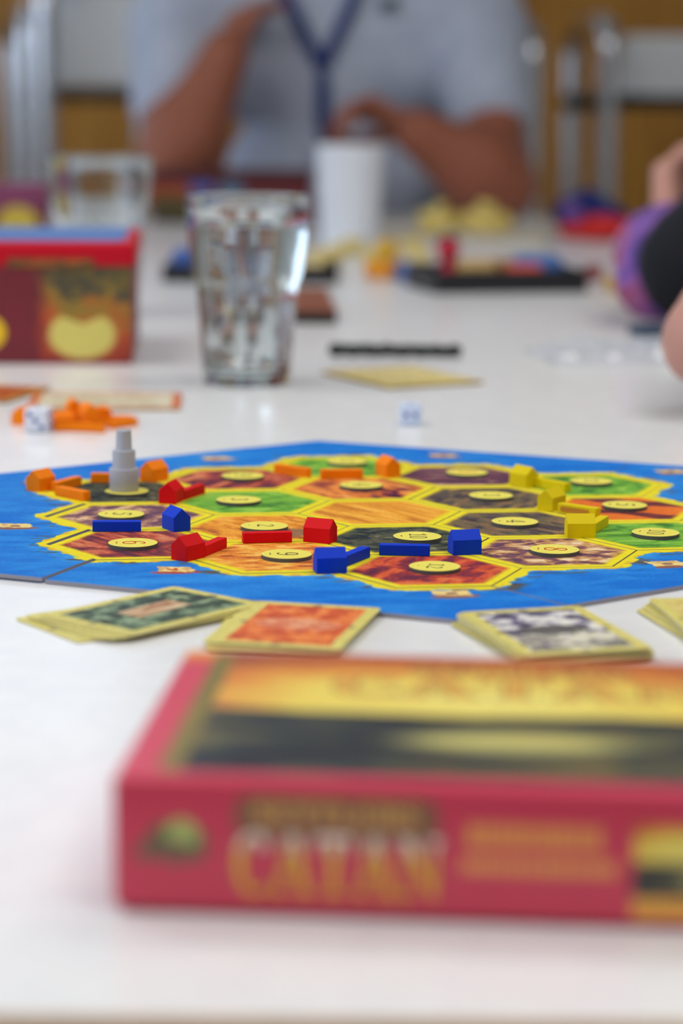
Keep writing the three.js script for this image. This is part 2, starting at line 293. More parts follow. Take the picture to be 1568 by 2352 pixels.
for (let i = 0; i < 6; i++) {
  const th = 30 + 60 * i, dirv = (d) => [Math.cos(d * Math.PI / 180), Math.sin(d * Math.PI / 180)];
  const corner = (d) => dirv(d).map((v) => v * 2 * SP), c0 = corner(th), c1 = corner(th + 60), m = [(c0[0] + c1[0]) / 2, (c0[1] + c1[1]) / 2];
  const g = 0.00035, inr = [hv(c0, th + 30), hv(c0, th + 90), hv(m, th + 30), hv(m, th + 90), hv(c1, th + 30), hv(c1, th + 90)];
  const seam = (p, d) => { const q = dirv(d), k = OUT - (p[0] * q[0] + p[1] * q[1]); return [p[0] + q[0] * k, p[1] + q[1] * k]; };
  const shift = (p, d, s) => { const q = dirv(d + 90); return [p[0] + q[0] * s, p[1] + q[1] * s]; };
  const oc = dirv(th + 60).map((v) => v * OUT / Math.cos(Math.PI / 6));
  const out0 = shift(seam(inr[0], th + 30), th + 30, g), out1 = shift(seam(inr[5], th + 90), th + 90, -g);
  const poly = [out0, oc, out1, shift(inr[5], th + 90, -g), inr[4], inr[3], inr[2], inr[1], shift(inr[0], th + 30, g)];
  const geo = slab(poly, TH, [-0.28, -0.28, 0.56, 0.56]);
  const o = new THREE.Mesh(geo, seaMat), sft = [[0, 0], [0.0004, 0.001], [-0.0012, -0.0004], [-0.0002, -0.0014], [0.0004, -0.0006], [0, 0]][i];
  const [wx, wy] = toWorld(sft); o.position.set(wx, T + 0.0002 + (i === 2 ? 0.0007 : 0), -wy); o.rotation.y = YAW;
  const near = ['beside the yellow houses, far edge', 'behind the tower piece and the orange houses', 'beside the tower piece and the blue road', 'along the wood and brick card piles', 'along the ore card pile', 'beside the green tile with a 10'][i];
  add(o, 'sea_frame_piece', 'blue sea border piece of the board ' + near, 'board piece', 'sea border pieces');
}
const hexOutline = [0, 60, 120, 180, 240, 300].map((d) => hv([0, 0], d, HR - 0.00035));
const hexGeo = slab(hexOutline, TH, [-HR, -HR, 2 * HR, 2 * HR], 0.0002);
const discSide = mat(S(84, 84, 82), 0.8), discGeo = new THREE.CylinderGeometry(0.0125, 0.0125, 0.002, 48);
const PIPS = { 2: 1, 3: 2, 4: 3, 5: 4, 6: 5, 8: 5, 9: 4, 10: 3, 11: 2, 12: 1 };
const discMaps = {};
function discMap(n) {
  return discMaps[n] ??= drawn(256, 256, (c) => {
    c.fillStyle = '#e6da62'; c.fillRect(0, 0, 256, 256);
    for (let k = 0; k < 500; k++) { c.fillStyle = hash(k, 3, 8) > 0.5 ? 'rgba(240,230,130,.35)' : 'rgba(206,190,70,.3)'; c.fillRect(hash(k, 1, 4) * 256, hash(k, 2, 4) * 256, 3, 3); }
    c.fillStyle = n === '6' || n === '8' ? '#c02a18' : '#2c2a26'; c.textAlign = 'center'; c.textBaseline = 'middle';
    c.font = ({ 2: 124, 3: 134, 4: 142, 5: 148, 6: 164, 8: 164, 9: 150, 10: 128, 11: 118, 12: 112 }[n]) + 'px serif'; c.fillText(n, 128, 124);
    const k = PIPS[n]; for (let i = 0; i < k; i++) { c.beginPath(); c.arc(128 + (i - (k - 1) / 2) * 13, 212, 4.6, 0, 7); c.fill(); }
  });
}
const NUMW = { 2: 'two', 3: 'three', 4: 'four', 5: 'five', 6: 'six', 8: 'eight', 9: 'nine', 10: 'ten', 11: 'eleven', 12: 'twelve' };
TILES.forEach(([q, r, kind, num, tilt, px, label], i) => {
  const c = hexAt(q, r), j = [(hash(i, 1, 2) - 0.5) * 0.0006, (hash(i, 2, 2) - 0.5) * 0.0006], [wx, wy] = toWorld([c[0] + j[0], c[1] + j[1]]);
  const o = new THREE.Mesh(hexGeo, [matte(tileMap(kind, 100 + i * 13)), mat(S(140, 132, 90), 0.85)]);
  o.position.set(wx, T + 0.0002, -wy); o.rotation.y = YAW + [0, 1, 2, 3, 4, 5][i % 6] * Math.PI / 3 + (hash(i, 5, 2) - 0.5) * 0.006;
  add(o, 'hex_tile', label, 'board tile', 'hex tiles of the island');
  if (!num) return;
  const [tx, ty] = onPlane(px[0], px[1], 0.0042);
  const d = new THREE.Mesh(discGeo, [discSide, matte(discMap(num)), discSide]);
  d.position.set(tx, T + 0.0002 + TH + 0.001, -ty); d.rotation.y = -tilt * Math.PI / 180;
  add(d, 'number_disc', i ? 'round yellow disc with the number ' + NUMW[num] + ' on the ' + label.split(' hex tile')[0] + ' tile' + ({ 3: ' beside the red road', 7: ' between the orange pieces', 16: ' by the yellow road', 18: ' by the yellow house' }[i] ?? '') : 'round yellow disc under the pale grey tower piece', 'number disc', 'number discs on the tiles');
});
// ---------------------------------------------------------------- wooden pieces
const paint = (c) => phys(c, 0.6, { specularIntensity: 0.35 });
const wood = { red: paint(S(214, 0, 14)), blue: paint(S(0, 56, 200)), orange: paint(S(250, 132, 0)), yellow: paint(S(222, 198, 0)) };
const houseGeo = (() => {
  const L = 0.015, w = 0.0098, e = 0.0076, h = 0.0122, b = 0.0003;
  const s = new THREE.Shape([[-w / 2, 0], [w / 2, 0], [w / 2, e], [0, h], [-w / 2, e]].map(([x, y]) => new THREE.Vector2(x, y)));
  const g = new THREE.ExtrudeGeometry(s, { depth: L - 2 * b, bevelEnabled: true, bevelThickness: b, bevelSize: b, bevelOffset: -b, bevelSegments: 2 });
  g.translate(0, 0, -L / 2 + b); g.rotateY(Math.PI / 2); return g;                  // ridge along x
})();
const roadGeo = RB(0.0254, 0.0055, 0.0052, 0.0004).translate(0, 0.00275, 0);
const BZ = TH + 0.0002;
function house(col, near, ldir, ll, rdir, rl, label, group) {        // near corner pixel, directions (deg) and lengths of the two walls seen
  const [x, y] = onPlane(near[0], near[1], BZ), o = new THREE.Mesh(houseGeo, wood[col]), R = Math.PI / 180;
  const ridge = ll > rl ? ldir : rdir, side = ll > rl ? ldir - 90 : rdir + 90, L = 0.015 / 2, w = 0.0098 / 2;
  o.position.set(x + L * Math.cos(ridge * R) + w * Math.cos(side * R), T + BZ, -(y + L * Math.sin(ridge * R) + w * Math.sin(side * R)));
  o.rotation.y = ridge * R; return add(o, 'house_piece', label, 'house piece', group);
}
function road(col, left, deg, label, group, dx = 0) {                 // lower left pixel of the side seen
  const [x, y] = onPlane(left[0], left[1], BZ), R = deg * Math.PI / 180, o = new THREE.Mesh(roadGeo, wood[col]);
  o.position.set(x + 0.0127 * Math.cos(R) - 0.0026 * Math.sin(R), T + BZ, -(y + 0.0127 * Math.sin(R) + 0.0026 * Math.cos(R)));
  o.rotation.y = R; return add(o, 'road_piece', label, 'road piece', group);
}
house('orange', [90, 1131], 150, 1, 58, 2, 'orange wooden house at the left tip of the dark forest tile', 'orange houses on the board');
house('orange', [350, 1109], 150, 1, 55, 2, 'orange wooden house beside the grey tower piece', 'orange houses on the board');
house('orange', [886, 1098], 115, 2, 25, 1, 'orange wooden house at the corner of the far green tile', 'orange houses on the board');
house('red', [402, 1159], 168, 1, 74, 2, 'red wooden house beside the green tile with a 3', 'red houses on the board');
house('red', [428, 1291], 150, 1, 55, 2, 'red wooden house on the sea coast beside the red 6', 'red houses on the board');
house('red', [757, 1250], 157, 2, 67, 1, 'red wooden house standing between the discs 2 and 10', 'red houses on the board');
house('blue', [399, 1223], 119, 2, 29, 1, 'blue wooden house at the corner of the purple mountain tile', 'blue houses on the board');
house('blue', [727, 1319], 102, 1, 12, 2, 'blue wooden house on the coast beside the 9', 'blue houses on the board');
house('blue', [1040, 1276], 104, 1, 14, 2, 'blue wooden house between the discs 10 and 8', 'blue houses on the board');
house('yellow', [1208, 1122], 128, 2, 38, 1, 'yellow wooden house at the dark purple mountain tile', 'yellow houses on the board');
house('yellow', [1268, 1176], 145, 1, 55, 2, 'yellow wooden house in the middle of the yellow road', 'yellow houses on the board');
house('yellow', [1302, 1236], 94, 1, 4, 2, 'yellow wooden house in front of the striped tile, nearest the disc 8', 'yellow houses on the board');
road('orange', [208, 1109], -2, 'orange wooden road behind the grey tower piece', 'orange roads on the board');
road('orange', [126, 1139], -44, 'orange wooden road running from the left orange house along the coast', 'orange roads on the board');
road('orange', [134, 1130], 64, 'orange wooden road behind the left orange house', 'orange roads on the board');
road('orange', [628, 1087], -38, 'orange wooden road slanting between purple red tile and green tile', 'orange roads on the board');
road('orange', [737, 1101], 9, 'orange wooden road in front of the far green tile', 'orange roads on the board');
road('red', [424, 1149], 66, 'red wooden road behind the green tile house', 'red roads on the board');
road('red', [472, 1279], 68, 'red wooden road touching the coast house', 'red roads on the board');
road('red', [558, 1249], 10, 'red wooden road in front of the disc 2', 'red roads on the board');
road('blue', [212, 1222], 4, 'blue wooden road between the discs 5 and 6', 'blue roads on the board');
road('blue', [799, 1301], 64, 'blue wooden road touching the coast house beside the 9', 'blue roads on the board');
road('blue', [870, 1276], -3, 'blue wooden road between the discs 10 and 12', 'blue roads on the board');
road('yellow', [1226, 1119], -50, 'yellow wooden road between the two farther yellow houses', 'yellow roads on the board');
{ const o = road('yellow', [1279, 1178], -40, 'yellow wooden road with a brown worn side before the striped tile', 'yellow roads on the board');
  part(o, 'worn_patch', slab(roundRect(0.019, 0.003, 0.0012), 0.0002), mat(S(186, 122, 24), 0.7)).geometry.rotateX(Math.PI / 2).translate(-0.001, 0.0026, 0.0027); }
road('yellow', [1367, 1226], 68, 'yellow wooden road behind the yellow house beside the green 10 tile', 'yellow roads on the board');
{ // stepped grey tower
  const pr = [[0, 0], [0.0081, 0], [0.0083, 0.0005], [0.0085, 0.0124], [0.0082, 0.0129], [0.0066, 0.0131], [0.0066, 0.0228], [0.0063, 0.0233], [0.0047, 0.0236], [0.0043, 0.0345], [0.0040, 0.0349], [0, 0.035]].map(([r, y]) => new THREE.Vector2(r, y));
  const o = new THREE.Mesh(toCreasedNormals(new THREE.LatheGeometry(pr, 40), 0.6), mat(S(176, 178, 190), 0.5)), [x, y] = onPlane(285, 1126, 0.0042);
  o.position.set(x, T + 0.0042 + 0.0001, -y); add(o, 'tower_piece', 'pale grey stepped round tower piece on a yellow disc', 'game piece');
}
// ---------------------------------------------------------------- resource card piles
const CW = 0.0565, CH = 0.083, cardOutline = roundRect(CW, CH, 0.003), cardGeo = slab(cardOutline, 0.00045, [-CW / 2, -CH / 2, CW, CH]);
const cardSide = mat(S(206, 198, 150), 0.8);
function cardArt(kind) {
  return painted(300, 440, (u, v) => {
    const b = Math.min(u * 56, (1 - u) * 56, v * 83, (1 - v) * 83), n = fbm(u * 12, v * 16, 5, 4), f = fbm(u * 60, v * 80, 15, 2);
    let bd = mix([226, 214, 122], [208, 194, 96], sm(0.4, 0.7, f));
    for (const [cx, cy] of [[0.5, 0.045], [0.08, 0.5], [0.92, 0.5], [0.5, 0.955]]) if (Math.hypot((u - cx) * 56, (v - cy) * 83) < 2.2) bd = [150, 136, 84];
    let c;
    if (kind === 'wood') { c = ramp([[0, [28, 44, 34]], [0.5, [64, 92, 62]], [1, [146, 164, 130]]], sm(0.25, 0.75, n)); const l = Math.abs(u - 0.48 + (v - 0.5) * 0.1); if (l < 0.13 && v > 0.3 && v < 0.72) c = mix([222, 196, 156], [166, 112, 74], sm(0.3, 0.7, fbm(u * 30, v * 8, 33, 3))); }
    else if (kind === 'brick') { c = ramp([[0, [196, 70, 24]], [0.5, [226, 102, 36]], [1, [240, 140, 66]]], sm(0.25, 0.75, n)); const e = Math.hypot((u - 0.5) / 0.34, (v - 0.5) / 0.13); if (e < 1 + 0.3 * (f - 0.5)) c = mix([214, 110, 70], [238, 170, 128], sm(0.4, 0.7, fbm(u * 14, v * 40, 3, 2))); }
    else if (kind === 'ore') { c = ramp([[0, [62, 56, 84]], [0.45, [128, 120, 146]], [0.6, [206, 202, 206]], [1, [236, 232, 220]]], sm(0.22, 0.78, fbm(u * 9, v * 12, 17, 5))); if (v < 0.42) c = mix(c, [206, 200, 150], 0.6 * sm(0.45, 0.6, f + 0.1)); const e = Math.hypot((u - 0.5) / 0.3, (v - 0.5) / 0.1); if (e < 1 + 0.4 * (f - 0.5)) c = mix([66, 62, 70], [120, 118, 110], n); }
    else c = ramp([[0, [186, 160, 84]], [0.5, [220, 196, 110]], [1, [236, 224, 170]]], n);
    return mix(bd, c, sm(5.2, 5.9 + 0.8 * (f - 0.5), b));
  });
}
const cardBackMap = painted(64, 64, (u, v) => mix([196, 150, 80], [214, 176, 104], fbm(u * 8, v * 8, 4, 3)));
const pile = (kind, cx, cy, deg, n, splay, dz, top, under, group) => {
  const m = [mat(0xffffff, 0.45, { map: cardArt(kind) }), cardSide], mb = m;
  for (let k = 0; k < n; k++) {
    const last = k === n - 1, o = new THREE.Mesh(cardGeo, last ? m : mb), s = last ? 0 : 1, t = (n - 1 - k) / n;
    o.position.set(cx + s * (splay[0] * t + (rnd() - 0.5) * 0.004), T + 0.0002 + k * dz, -(cy + s * (splay[1] * t + (rnd() - 0.5) * 0.004)));
    o.rotation.y = (deg - 90 + s * (splay[2] * t + (rnd() - 0.5) * 5)) * Math.PI / 180;
    const ord = ['', 'second', 'third', 'fourth', 'fifth', 'sixth', 'seventh', 'eighth', 'ninth', 'tenth'][n - 1 - k];
    add(o, 'resource_card', last ? top : ord + ' card from the top of the pile, ' + under, 'card', group);
  }
};
pile('wood', -0.0825, 1.019, 50, 7, [-0.011, -0.004, -16], 0.0005, 'wood log card with dark green picture, topmost of its pile', 'splayed under the wood log card', 'cards of the wood pile');
pile('brick', -0.0185, 0.992, 77, 7, [-0.007, 0.003, 9], 0.0005, 'brick card with bright orange picture, topmost of its pile', 'splayed under the orange brick card', 'cards of the brick pile');
pile('ore', 0.0905, 0.976, 106, 10, [-0.001, 0.001, 3], 0.0006, 'ore card with purple grey rocks, topmost of its pile', 'under the purple grey ore card', 'cards of the ore pile');
pile('grain', 0.173, 1.006, 98, 9, [-0.002, 0.001, 5], 0.0006, 'golden card topmost of the pile beside the ore pile', 'under the golden card', 'cards of the golden pile');
// ---------------------------------------------------------------- game box in front
const sunset = (u, v, horizon, s, glowX) => {                          // generic evening landscape: glowing sky, dark hills, pale water
  const n = fbm(u * 6, v * 14, s, 4);
  if (v > horizon + 0.05 * (fbm(u * 5, 1, s + 2, 3) - 0.5)) { const e = Math.hypot((u - glowX) * 1.5, (v - horizon - 0.12) * 2.4); return ramp([[0, [250, 236, 130]], [0.4, [244, 216, 96]], [0.62, [230, 140, 54]], [0.85, [160, 74, 44]], [1, [80, 50, 46]]], Math.min(1, e * 0.85 + 0.25 * (n - 0.5))); }
  const c = ramp([[0, [28, 30, 40]], [0.5, [52, 58, 62]], [0.75, [78, 84, 62]], [1, [150, 120, 66]]], sm(0.2, 0.85, n));
  const pool = Math.hypot((u - glowX - 0.03) / 0.24, (v - horizon + 0.22) / 0.10);
  return pool < 1 ? mix([206, 196, 116], c, sm(0.4, 1, pool)) : c;
};
const boxRed = [214, 62, 90];
const boxTopMap = drawn(1024, 680, (c, w, h) => {
  const img = c.createImageData(w, h);
  for (let j = 0, k = 0; j < h; j++) for (let i = 0; i < w; i++, k += 4) {
    const u = i / w, v = 1 - j / h; let q;
    const l = 0.045, b = 0.055, t = 0.04;
    if (u > 0.075 && u < 0.97 && v > b && v < 1 - t) q = sunset((u - 0.075) / 0.895, (v - b) / (1 - b - t), 0.50, 9, 0.42);
    else if (u > l && u < 0.985 && v > b && v < 1 - 0.02) q = mix([150, 132, 58], [120, 104, 52], fbm(u * 40, v * 40, 3, 2));
    else q = v > 0.86 ? mix([236, 150, 52], boxRed, sm(0.97, 0.86, v)) : boxRed;
    if (v >= 1 - t && u > l) q = mix([206, 92, 44], [176, 60, 46], u);
    img.data[k] = q[0]; img.data[k + 1] = q[1]; img.data[k + 2] = q[2]; img.data[k + 3] = 255;
  }
  c.putImageData(img, 0, 0);
  c.font = 'bold 150px serif'; c.textAlign = 'center'; c.textBaseline = 'middle'; c.lineWidth = 10; c.strokeStyle = 'rgba(120,70,40,.8)'; c.fillStyle = '#e8b050';
  c.strokeText('CATAN', 500, 190); c.fillText('CATAN', 500, 190);
  c.font = 'bold 62px serif'; c.strokeText('SETTLERS', 500, 85); c.fillText('SETTLERS', 500, 85);
});
const boxFrontMap = drawn(1536, 256, (c, w, h) => {                   // 1536 px = the whole 0.236 m front
  const k = w / 0.236;                                                // pixels per metre
  c.fillStyle = css(boxRed); c.fillRect(0, 0, w, h);
  c.fillStyle = 'rgb(96,104,70)'; c.beginPath(); c.ellipse(0.018 * k, 0.019 * k, 0.0085 * k, 0.0065 * k, 0, 0, 7); c.fill();
  c.fillStyle = 'rgb(178,190,110)'; c.beginPath(); c.arc(0.0195 * k, 0.0165 * k, 0.0048 * k, 0, 7); c.fill();
  c.fillStyle = 'rgb(120,96,74)'; c.beginPath(); c.moveTo(0.006 * k, 0.021 * k); c.quadraticCurveTo(0.014 * k, 0.015 * k, 0.026 * k, 0.022 * k); c.lineTo(0.026 * k, 0.0245 * k); c.lineTo(0.006 * k, 0.0245 * k); c.fill();
  c.textAlign = 'center'; c.textBaseline = 'alphabetic';
  c.fillStyle = 'rgb(140,96,74)'; c.beginPath(); c.roundRect(0.0345 * k, 0.0035 * k, 0.0575 * k, 0.0145 * k, 0.005 * k); c.fill();
  c.fillStyle = 'rgb(226,176,98)'; c.font = `bold ${0.0095 * k}px serif`; c.fillText('SETTLERS', 0.063 * k, 0.0125 * k, 0.047 * k);
  c.font = `bold ${0.0262 * k}px serif`; const g = c.createLinearGradient(0, 0.0145 * k, 0, 0.0345 * k); g.addColorStop(0, 'rgb(244,232,222)'); g.addColorStop(0.28, 'rgb(240,220,190)'); g.addColorStop(0.36, 'rgb(240,186,62)'); g.addColorStop(1, 'rgb(236,160,40)');
  c.lineWidth = 9; c.strokeStyle = 'rgb(150,70,56)'; c.strokeText('CATAN', 0.0635 * k, 0.0345 * k, 0.06 * k); c.fillStyle = g; c.fillText('CATAN', 0.0635 * k, 0.0345 * k, 0.06 * k);
  // two lines of small orange print, too blurred to read: strokes only
  c.fillStyle = 'rgb(238,158,84)';
  for (const [y0, hh, x0, x1] of [[0.0105, 0.0075, 0.1000, 0.137], [0.0208, 0.005, 0.0985, 0.139]]) for (let x = x0, i = 0; x < x1; i++) { const ww = 0.0016 + hash(i, y0 * 1e4 | 0, 5) * 0.0022; c.fillRect(x * k, y0 * k, ww * k, hh * k); x += ww + 0.0005; }
  const X0 = 0.1465, X1 = 0.2015;
  for (let j = 0; j < h; j += 2) for (let i = X0 * k | 0; i < X1 * k; i += 2) { const u = (i / k - X0) / (X1 - X0), v = 1 - (j / k - 0.009) / 0.026; if (v < 0 || v > 1) continue; c.fillStyle = css(v < 0.14 ? [240, 170, 70] : sunset(u, v, 0.55, 33, 0.35)); c.fillRect(i, j, 2, 2); }
  c.fillStyle = 'rgb(244,176,74)'; c.fillRect(X0 * k, 0.0325 * k, (X1 - X0) * k, 0.0055 * k);
});
{
  const w = 0.236, d = 0.155, h = 0.0398, ang = -4.0 * Math.PI / 180, g = new THREE.Group();
  const [fx, fy] = onPlane(260, 2098, 0), plain = mat(css(boxRed), 0.35), m = (t) => phys(0xffffff, 0.33, { map: t });
  const lid = RB(w, h - 0.002, d, 0.0012), mats = [plain, plain, m(boxTopMap), plain, m(boxFrontMap), plain];
  part(g, 'lid', lid, mats, [w / 2, 0.002 + (h - 0.002) / 2, -d / 2]);
  part(g, 'base', RB(w - 0.004, h - 0.006, d - 0.004, 0.001), mat(S(170, 34, 52), 0.5), [w / 2, (h - 0.006) / 2, -d / 2]);
  g.position.set(fx, T + 0.0002, -fy); g.rotation.y = ang;
  add(g, 'game_box', 'flat red game box with sunset picture lying in front of the card piles', 'box');
}
// ---------------------------------------------------------------- tall box on the left
const tallFront = painted(512, 256, (u, v) => {                       // u 0..1 over 0.28 m, v over 0.1 m
  const x = u * 0.28, y = v * 0.105, n = fbm(u * 30, v * 14, 8, 4);
  let c = mix([112, 30, 42], [130, 36, 48], n);
  const pic = sm(0.196, 0.212, x + (n - 0.5) * 0.012);
  let p = ramp([[0, [150, 46, 36]], [0.3, [196, 84, 36]], [0.6, [160, 128, 46]], [1, [74, 72, 56]]], Math.min(1, Math.max(0, y / 0.1 + 0.5 * (fbm(u * 16, v * 9, 55, 3) - 0.5))));
  if (y > 0.055) p = mix(p, [82, 76, 58], sm(0.5, 0.62, fbm(u * 22, v * 10, 61, 3)));
  const e = Math.hypot((x - 0.238) / 0.031, (y - 0.026) / 0.024); if (y < 0.036 + 0.012 * Math.abs(x - 0.238) / 0.03) p = mix([226, 212, 112], p, sm(0.8, 1.05, e));
  c = mix(c, p, pic);
  const s = Math.hypot((x - 0.158) / 0.016, (y - 0.028) / 0.016); if (s < 1) c = [244, 200, 20];
  return c;
});
{
  const w = 0.28, d = 0.21, h = 0.103, lidH = 0.021, g = new THREE.Group(), [rx, ry] = onPlane(304, 837, 0), red = phys(S(200, 0, 34), 0.45, { specularIntensity: 0.5 }), side = mat(S(120, 30, 40), 0.5);
  part(g, 'base', RB(w, h - 0.004, d, 0.002), [side, side, side, side, mat(0xffffff, 0.5, { map: tallFront }), side], [-w / 2, (h - 0.004) / 2, -d / 2]);
  const lid = part(g, 'lid', RB(w + 0.006, lidH, d + 0.006, 0.005, 3), red, [-w / 2, h - lidH / 2, -d / 2]); lid.userData.label = 'glossy red lid';
  part(lid, 'top_panel', slab(roundRect(w - 0.014, d - 0.014, 0.012), 0.0015), phys(S(92, 126, 186), 0.6, { specularIntensity: 0.3 }), [0, lidH / 2 - 0.0005, 0]).userData.label = 'blue recessed panel';
  part(lid, 'picture_flap', RB(0.072, 0.0075, 0.001, 0.0004), mat(0xffffff, 0.5, { map: painted(128, 32, (u, v) => mix([168, 92, 36], [92, 72, 40], sm(0.35, 0.65, fbm(u * 8, v * 3, 91, 3)))) }), [w / 2 - 0.068, -lidH / 2 + 0.0035, d / 2 + 0.0034]);
  g.position.set(rx, T + 0.0002, -ry); g.rotation.y = 0.06;
  add(g, 'storage_box', 'dark red storage box with glossy red lid and blue top', 'box');
}
// ---------------------------------------------------------------- drinking glasses
function glassShell(sc) {
  const out = [[0.0325, 0], [0.0345, 0.0012], [0.0352, 0.006], [0.0368, 0.03], [0.0388, 0.060], [0.0404, 0.0795], [0.0432, 0.086], [0.0443, 0.092], [0.0472, 0.122], [0.0489, 0.1475]];
  const inn = [[0.0478, 0.149], [0.0468, 0.1475], [0.0452, 0.122], [0.0420, 0.092], [0.0402, 0.087], [0.0372, 0.0795], [0.0352, 0.060], [0.0328, 0.030], [0.0308, 0.0145], [0.026, 0.0115], [0, 0.0105]];
  const prof = [[0, 0.0015], [0.028, 0.0008], ...out, ...inn], N = 120, pos = [], idx = [];
  for (let i = 0; i <= N; i++) { const a = i / N * 2 * Math.PI; prof.forEach(([r, y], k) => {
    const low = k >= 2 && k < out.length + 2 && y < 0.08; let f = 1;
    if (low) { const s = Math.PI / 5, m = ((a % s) + s) % s - s / 2; f = 1 - 0.5 * sm(0, 0.008, y) * sm(0.082, 0.074, y) * (1 - Math.cos(s / 2) / Math.cos(m)); }
    pos.push(r * f * Math.cos(a) * sc, y * sc, -r * f * Math.sin(a) * sc); }); }
  const M = prof.length; for (let i = 0; i < N; i++) for (let k = 0; k < M - 1; k++) { const a = i * M + k, b = a + M; idx.push(a, b, a + 1, b, b + 1, a + 1); }
  const g = new THREE.BufferGeometry(); g.setAttribute('position', new THREE.Float32BufferAttribute(pos, 3)); g.setIndex(idx);
  g.computeVertexNormals(); return g;
}
{
  const [x, y] = onPlane(567, 880, 0), o = new THREE.Mesh(glassShell(1), glassMat); o.position.set(x, T + 0.0003, -y); o.rotation.y = 0.16;
  add(o, 'drinking_glass', 'clear ribbed drinking glass nearly full of water', 'glass');
  const wp = [[0, 0.0107], [0.026, 0.0117], [0.0308, 0.0147], [0.0328, 0.030], [0.0352, 0.060], [0.0372, 0.0795], [0.0402, 0.087], [0.0420, 0.092], [0.0452, 0.122], [0.0463, 0.1385], [0.0461, 0.1388], [0, 0.1386]].map(([r, h]) => new THREE.Vector2(r > 0 ? r + 0.0004 : 0, h < 0.015 ? h - 0.0004 : h));
  const wt = new THREE.Mesh(toCreasedNormals(new THREE.LatheGeometry(wp, 96), 0.9), waterMat); wt.position.copy(o.position);
  add(wt, 'water', 'clear water filling the ribbed glass almost to the rim', 'water');
  const o2 = new THREE.Mesh(glassShell(1.09), glassMat), [x2] = atDepth(231, 600, 2.42); o2.position.set(x2, T + 0.0003, -2.42); o2.rotation.y = 0.3;
  add(o2, 'drinking_glass', 'empty clear drinking glass behind the red storage box', 'glass');
}
// ---------------------------------------------------------------- small things on the table
const pip = mat(S(30, 62, 150), 0.5);
function die(px, size, rot, faceCol, front, side, label) {
  const [x, y] = onPlane(px[0], px[1], 0), g = new THREE.Group(), pg = new THREE.CylinderGeometry(size * 0.1, size * 0.1, 0.0006, 16);
  part(g, 'cube', RB(size, size, size, size * 0.14, 3), mat(faceCol, 0.35), [0, size / 2, 0]);
  const spots = { 1: [[0, 0]], 2: [[-0.22, 0], [0.22, 0]], 3: [[-0.26, 0.26], [0, 0], [0.26, -0.26]], 4: [[-0.25, -0.25], [0.25, 0.25], [-0.25, 0.25], [0.25, -0.25]], 5: [[0, 0], [-0.25, -0.25], [0.25, 0.25], [-0.25, 0.25], [0.25, -0.25]] };
  for (const [a, b] of spots[front]) part(g, 'pip', pg, pip, [a * size, size / 2 + b * size, size / 2]).rotation.x = Math.PI / 2;
  for (const [a, b] of spots[side]) part(g, 'pip', pg, pip, [size / 2, size / 2 + b * size, a * size]).rotation.z = Math.PI / 2;
  for (const [a, b] of spots[1]) part(g, 'pip', pg, pip, [a * size, size, b * size]);
  g.position.set(x, T + 0.0002, -y - size / 2); g.rotation.y = rot; return add(g, 'die', label, 'die');
}
die([86, 995], 0.0165, -0.16, S(226, 230, 244), 3, 5, 'white die showing three blue pips beside the loose orange pieces');
die([942, 979], 0.0148, 0.03, S(206, 220, 246), 2, 4, 'pale blue white die showing two pips alone on the table');
// loose orange pieces heaped beside the die
{
  const L = 'loose orange wooden road in the heap beside the white die', H = 'loose orange wooden house in the heap beside the white die', G = 'loose orange pieces beside the die';
  const put = (geo, name, label, cat, u, v, z, ry, rz = 0, rx = 0, depth) => { const [x, y] = depth ? [atDepth(u, v, depth)[0], depth] : onPlane(u, v, 0), o = new THREE.Mesh(geo, wood.orange); o.position.set(x, T + 0.0002 + z, -y); o.rotation.set(rx, ry, rz, 'YXZ'); add(o, name, label, cat, G); };
  const cityGeo = (() => { const s = new THREE.Shape([[-0.0095, 0], [0.0095, 0], [0.0095, 0.0095], [0, 0.0095], [0, 0.0145], [-0.00475, 0.0185], [-0.0095, 0.0145]].map(([x, y]) => new THREE.Vector2(x, y))); const b = 0.0003, g = new THREE.ExtrudeGeometry(s, { depth: 0.0092, bevelEnabled: true, bevelThickness: b, bevelSize: b, bevelOffset: -b, bevelSegments: 2 }); g.translate(0, 0, -0.0046); return g; })();
  put(houseGeo, 'house_piece', H, 'house piece', 52, 974, 0, 1.2);
  put(roadGeo, 'road_piece', L, 'road piece', 170, 990, 0, 0.15);
  put(roadGeo, 'road_piece', L, 'road piece', 200, 992, 0, -0.25);
  put(roadGeo, 'road_piece', L, 'road piece', 258, 978, 0, 0.1);
  put(roadGeo, 'road_piece', L, 'road piece', 262, 972, 0, -0.1);
  put(roadGeo, 'road_piece', L, 'road piece', 215, 976, 0.0056, 0.5);
  put(houseGeo, 'house_piece', H, 'house piece', 142, 984, 0, 0.5);
  put(houseGeo, 'house_piece', H, 'house piece', 203, 984, 0.0056, 2.0);
  put(cityGeo, 'city_piece', 'loose orange wooden city piece with stepped roof in the heap', 'city piece', 184, 975, 0.0, 0.4);
  put(houseGeo, 'house_piece', H, 'house piece', 228, 972, 0, 1.1);
  put(roadGeo, 'road_piece', L, 'road piece', 282, 981, 0, 0.9);
}
